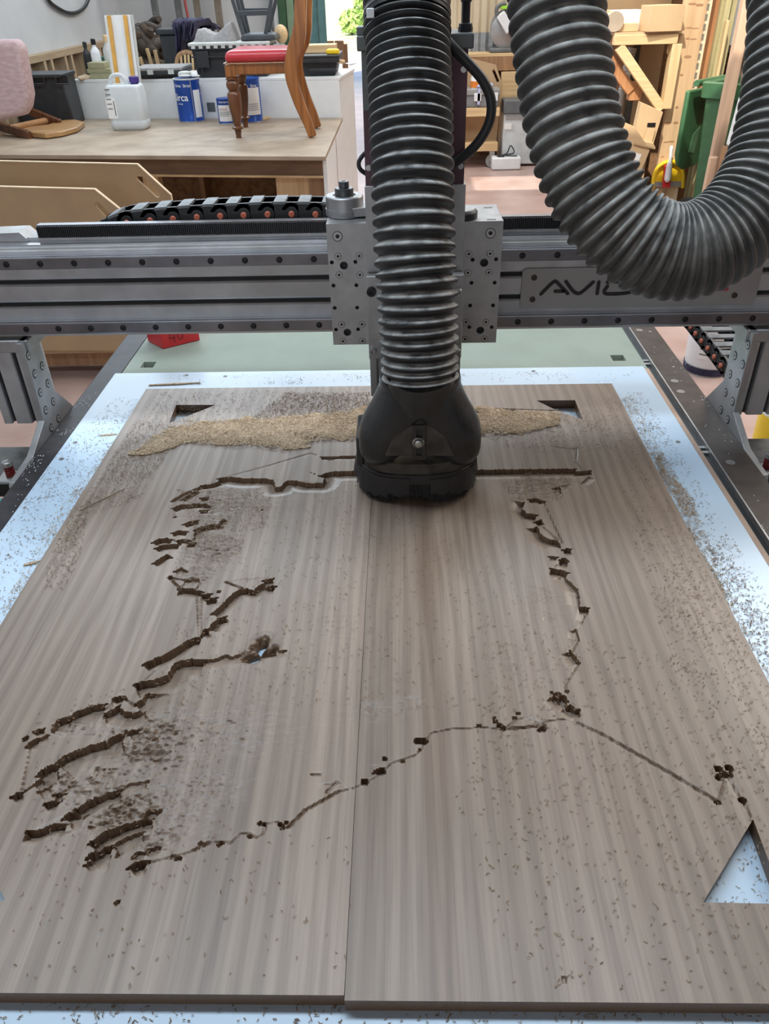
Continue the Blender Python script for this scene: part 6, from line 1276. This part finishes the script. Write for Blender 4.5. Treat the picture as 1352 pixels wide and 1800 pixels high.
wt_ = thing('white_carton', 'long white carton lying on the shelf behind cardboard tube', 'box', (2.1, 6.579, zshelf)); a_, b_ = atY(1075,30,6.564), atY(1130,30,6.564)
MB().box(a_[0], b_[0], 6.564, 6.734, zshelf+.001, atY(1100,18,6.564)[2]).build('carton', WHITE, wt_, bevel=.003); MB().box(a_[0]-.03, a_[0], 6.556, 6.742, zshelf+.001, atY(1100,18,6.564)[2]).build('end_flap', CARD, wt_)
cu2 = thing('cardboard_roll', 'curled sheet of cardboard in front of the white carton', 'cardboard', (2.1, 6.455, zshelf)); c0_, c1_2 = atY(1086,50,6.471), atY(1122,50,6.471)
MB().box(c0_[0], c1_2[0], 6.471, 6.533, zshelf+.001, atY(1100,41,6.471)[2]).build('sheet', CARD, cu2, bevel=.004); MB().lathe((c0_[0]-.03, 6.447, zshelf+.065), [(.062,0),(.062,.10)], ax=(0,1,0), n=24).build('curl', CARDD, cu2)
tag(MB().box(atY(1062,30,6.850)[0], atY(1180,30,6.850)[0], 6.90, 6.94, 0, 2.2).build('cardboard_sheet', CARD, bevel=.003), 'large flat cardboard sheet standing behind the shelf boxes', 'cardboard')
# things under the shelf
vplank('plank', 'brown upright board left of the grey duct', 1067, 1096, 130, 6.772, .05, BROWNW, 0, 1.2)
vplank('plank', 'dark upright post right of the grey duct', 1107, 1117, 150, 6.811, .05, M('dark_post', (.05,.045,.04), .7), 0, 1.2)
vplank('plank', 'reddish wide board behind the pale brace', 1117, 1132, 130, 6.927, .03, REDW, 0, 1.2)
dt = catmull([atY(a, b, 6.656) for a, b in ((1112,84),(1104,115),(1097,150),(1088,190),(1080,232),(1074,262))], 8); mbd = MB(); Ld = sum(np.linalg.norm(np.diff(np.array(dt), axis=0), axis=1))
hose(mbd, dt, list(np.arange(0, Ld-.01, .021)), .034, .8, n=16); tag(mbd.build('flexible_duct', M('grey_duct', (.36,.34,.31), .6), sharp=60), 'thin grey ribbed duct hanging under the shelf', 'duct')
db = thing('diagonal_batten', 'reddish-brown batten propped diagonally under the shelf', 'batten', tuple(atY(1065,98,6.517))); MB().bar(atY(1060,92,6.517), atY(1110,160,6.517), .075, .05, up=(0,1,0)).build('batten', REDW, db, bevel=.004); e0 = atY(1112,158,6.517); MB().box(e0[0]-.02, e0[0]+.07, 6.502, 6.594, e0[2]-.07, e0[2]+.05).build('end_block', REDW, db, bevel=.004)
def flatbox(name, label, px, Yv, th, m_, lean=.0):
    P = [atY(a, b, Yv) for a, b in px]; return thing(name, label, 'cardboard box', (P[0][0], Yv, 0)), P
c_a, Pa = flatbox('cardboard_box', 'open cardboard box leaning against the plank upright', [(1128,180),(1166,197),(1149,253),(1114,243)], 6.362, .10, CARD)
MB().prism([(p[0], p[2]) for p in Pa], XZ, 6.362, 6.455).build('carton', CARD, c_a, bevel=.003)
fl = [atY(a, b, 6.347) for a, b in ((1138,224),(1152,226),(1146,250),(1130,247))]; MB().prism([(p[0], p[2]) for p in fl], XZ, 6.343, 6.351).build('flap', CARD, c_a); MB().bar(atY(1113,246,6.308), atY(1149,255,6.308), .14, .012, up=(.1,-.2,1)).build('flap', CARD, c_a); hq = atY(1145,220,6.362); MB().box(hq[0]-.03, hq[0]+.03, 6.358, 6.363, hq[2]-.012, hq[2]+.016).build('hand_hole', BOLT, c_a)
c_b, Pb = flatbox('cardboard_box', 'flattened cardboard box with white label under the shelf', [(1091,212),(1114,222),(1141,262),(1124,304),(1086,288),(1076,250)], 6.285, .08, CARD)
MB().prism([(p[0], p[2]) for p in Pb], XZ, 6.254, 6.316).build('carton', CARD, c_b, bevel=.003)
lq = [atY(a, b, 6.252) for a, b in ((1111,267),(1128,271),(1123,283),(1106,278))]; MB().prism([(p[0], p[2]) for p in lq], XZ, 6.251, 6.255).build('label', PAPERW, c_b)
tag(MB().hexa([(*p, 0) for p in [(1.70,6.36),(1.93,6.36),(1.93,6.60),(1.70,6.60)]]+[(*p, .20) for p in [(1.70,6.36),(1.93,6.36),(1.93,6.60),(1.70,6.60)]]).build('wooden_crate', BROWNW, bevel=.005), 'brown wooden crate on the floor under the cardboard boxes', 'crate')
# dustpan and brush hung on the plank
YD = YPz-.012
dp = thing('dustpan', 'yellow dustpan hung on the plank upright', 'dustpan', tuple(atY(1172,300,YD)))
D_ = [(1147,329),(1148,310),(1155,294),(1168,285),(1182,283),(1195,292),(1200,306),(1199,329)]
out_ = [tuple(np.array(p)[[0, 2]]) for p in [np.array(q_) for q_ in catmull([atY(a, b, YD) for a, b in D_], 4)]]
MB().prism(out_, XZ, YD, YD+.01).build('pan', YELLOW, dp); MB().tube([(p[0], YD-.02, p[1]) for p in out_], .014, n=8).build('rim', YELLOW, dp); MB().box(out_[0][0]+.01, out_[-1][0]-.01, YD-.004, YD+.001, out_[0][1], out_[0][1]+.04).build('worn_lip', LGREY, dp, bevel=.002)
br_ = thing('hand_brush', 'white-handled hand brush with red bristles in the dustpan', 'brush', tuple(atY(1175,300,YD-.03)))
r0, r1 = atY(1164,329,YD-.03), atY(1179,290,YD-.03); MB().prism([(r0[0], r0[2]), (atY(1177,329,YD-.03)[0], r0[2]), (r1[0]+.01, r1[2]), (r1[0]-.05, r1[2])], XZ, YD-.05, YD-.022).build('bristles', RED, br_, bevel=.004)
hd = catmull([atY(a, b, YD-.06) for a, b in ((1173,320),(1175,305),(1177,290),(1179,275),(1181,256))], 5); MB().tube(hd, list(np.interp(np.linspace(0, 1, len(hd)), [0, .1, .5, .62, .95, 1], [.012, .026, .022, .012, .014, .008])), n=12).build('handle', WHITEP, br_)
tag(MB().lathe((atY(1195,345,6.75)[0], 6.75, 0), [(.10,0),(.12,.05),(.06,.12),(.10,.2),(.03,.26)], n=14).build('dark_bag', NAVY), 'dark bag slumped on the floor right of the plank upright', 'bag')
# wheelie bin
bn = thing('wheelie_bin', 'green wheelie bin with its lid hanging open', 'bin', (2.45, 6.16, 0), math.radians(-45))
MB().rings([[Vector((x*k, y_*k2, z)) for x, y_ in rrect(-.225, .225, -.235, .235, .04, 4)] for z, k, k2 in ((.03,.80,.80),(.60,.92,.92),(.95,1.0,1.0))], True, False).build('body', GREENP, bn, local=True)
MB().rings([[Vector((x*k, y_*k, z)) for x, y_ in rrect(-.225, .225, -.235, .235, .04, 4)] for z, k in ((.86,1.02),(.87,1.10),(.96,1.12),(.97,1.06),(.955,.97),(.60,.90),(.10,.80))], False, False).build('rim', GREENP, bn, local=True)
MB().prism([(-.25,.0),(-.25,-.42),(-.20,-.50),(-.10,-.54),(.10,-.54),(.20,-.50),(.25,-.42),(.25,.0)], lambda a, b, d: (-.345-d, a*.85, .90+b), 0, .035).build('lid', GREENP, bn, bevel=.012, local=True)
MB().tube([(-.30,-.22,.95),(-.30,.22,.95)], .022, n=10).build('handle_bar', GREENP, bn, local=True)
for s in (-1, 1): MB().lathe((-.20, s*.20, .10), [(.10,-.025),(.10,.025)], ax=(0,1,0), n=24).build('wheel', PLASTB, bn, local=True)
MB().prism([(-.04,-.30),(.05,-.26),(.03,-.44),(-.06,-.42)], lambda a, b, d: (-.343-d+.0, a, .90+b), 0, .006).build('maker_badge', M('pale_green_badge', (.12,.26,.15), .4), bn, local=True)
# timbers along the right
vplank('plank', 'dark red-brown upright board beside the plank upright', 1238, 1258, 60, 6.618, .03, REDW)
vplank('plank', 'greenish treated upright board second from the red board', 1258, 1266, 60, 6.579, .05, OLIVEW)
vplank('plank', 'pale olive upright batten between the treated boards', 1266, 1276, 60, 6.540, .05, wood('pale_olive', (.52,.46,.25), (.40,.35,.18), 'Z'))
vplank('plank', 'tan upright board nearest the white boards', 1276, 1286, 60, 6.579, .04, OLIVEW)
vplank('plank', 'short pale batten in front of the tan board', 1270, 1275, 80, 6.486, .04, PINE, 0, 1.31)
vplank('white_board', 'wide bright white board leaning at the far right', 1290, 1302, 40, 6.734, .02, WHITE, 1.105, 2.4, 'board'); vplank('white_board', 'narrow white-edged board next to the wide white one', 1304, 1313, 40, 6.749, .02, LIDG, 1.105, 2.4, 'board'); vplank('white_board', 'cream board closest to the pinkish pine post', 1314, 1330, 40, 6.765, .02, MDFE, 1.105, 2.4, 'board')
rs_ = thing('rack_shelf', 'dark rack shelf carrying the white boards', 'shelf', (3.3, 6.734, 0)); z_r = atY(1300,80,6.656)[2]; xr0, xr1 = atY(1286,80,6.656)[0], 4.6
MB().box(xr0, xr1, 6.641, 7.0, z_r-.05, z_r).build('shelf', BRNST, rs_, bevel=.003)
for x in (xr0+.03, xr1-.03): MB().box(x-.02, x+.02, 6.656, 6.687, 0, z_r).build('leg', BRNST, rs_)
tag(MB().box(atY(1287,110,6.811)[0], atY(1330,110,6.811)[0], 6.811, 6.842, 0, z_r-.08).build('grey_board', CARDD, bevel=.003), 'grey board stored under the dark rack shelf', 'board')
tag(MB().box(atY(1308,120,6.424)[0], atY(1308,120,6.424)[0]+.5, 6.424, 6.455, 0, atY(1320,103,6.424)[2]).build('plywood_sheet', wood('pinkish_ply', (.60,.44,.30), (.52,.37,.25), 'X'), bevel=.002), 'pinkish plywood sheet standing right of the wheelie bin', 'board')
vplank('pine_post', 'long pinkish pine post standing in front of the bin', 1288, 1307, 100, 5.9, .07, PINKPINE, 0, 3.4, 'post', bev=.006)
vplank('pine_offcut', 'short round-topped pine board beside the long pine post', 1246, 1262, 290, 5.75, .04, PINKPINE, 0, atY(1258,276,5.75)[2], 'board', bev=.01)
tag(MB().box(atY(1285,290,5.8)[0], atY(1285,290,5.8)[0]+.4, 5.82, 5.86, 0, atY(1290,272,5.82)[2]).build('pine_sheet', PINKPINE, bevel=.004), 'low pine panel right of the long pine post', 'board')
sk = thing('paper_sack', 'blue and white paper sack at the right edge', 'sack', (2.2, 5.6, 0)); k0_ = atY(1310,170,5.6); kb = atY(1290,262,5.6)
MB().hexa([(k0_[0]-.02,5.6,kb[2]),(k0_[0]+.35,5.6,kb[2]),(k0_[0]+.35,5.72,kb[2]),(k0_[0]-.02,5.72,kb[2]),(k0_[0],5.6,k0_[2]),(k0_[0]+.35,5.6,k0_[2]),(k0_[0]+.35,5.72,k0_[2]),(k0_[0],5.72,k0_[2])]).build('bag', WHITE, sk, bevel=.02); MB().box(k0_[0]+.012, k0_[0]+.34, 5.597, 5.60, k0_[2]-.13, k0_[2]-.02).build('blue_print', M('blue_print', (.04,.18,.60), .5), sk)
MB().box(k0_[0]-.03, k0_[0]+.36, 5.59, 5.73, 0, kb[2]).build('stand', BROWNW, sk)

# ================================================================== BESIDE THE TABLE, RIGHT
bkc = atZ(1242,648,0); bk_t = thing('paint_bucket', 'white paint bucket with dark blue base band on the floor', 'bucket', (bkc[0], bkc[1], 0))
MB().lathe((bkc[0], bkc[1], 0), [(.105,0),(.108,.01),(.118,.26),(.124,.262),(.124,.285),(.118,.29),(.112,.27)], n=32).build('pail', WHITEP, bk_t); MB().lathe((bkc[0], bkc[1], .006), [(.1105,0),(.1125,.035)], n=32, cap=False).build('base_band', NAVY, bk_t)
MB().add([(bkc[0]+.1165*math.sin(a), bkc[1]-.1165*math.cos(a), z) for a in np.linspace(-.9, .2, 8) for z in (.09, .22)], [(2*i, 2*i+2, 2*i+3, 2*i+1) for i in range(7)]).build('label', PAPERW, bk_t); 
for k in range(4): MB().add([(bkc[0]+.1172*math.sin(a), bkc[1]-.1172*math.cos(a), z) for a in np.linspace(-.8, 0-.1*k, 8) for z in (.11+k*.025, .116+k*.025)], [(2*i, 2*i+2, 2*i+3, 2*i+1) for i in range(7)]).build('print_line', STEELG, bk_t)
yt = atZ(1352,795,0); ytb = thing('yellow_tub', 'white and yellow tub on the floor by the right upright', 'tub', (yt[0]+.02, yt[1], 0))
MB().lathe((yt[0]+.02, yt[1], 0), [(.085,0),(.09,.02),(.095,.22),(.075,.28),(.06,.30)], n=28).build('body', WHITEP, ytb); MB().lathe((yt[0]+.02, yt[1], .05), [(.0925,0),(.0955,.13)], n=28, cap=False).build('band', YELLOW, ytb)
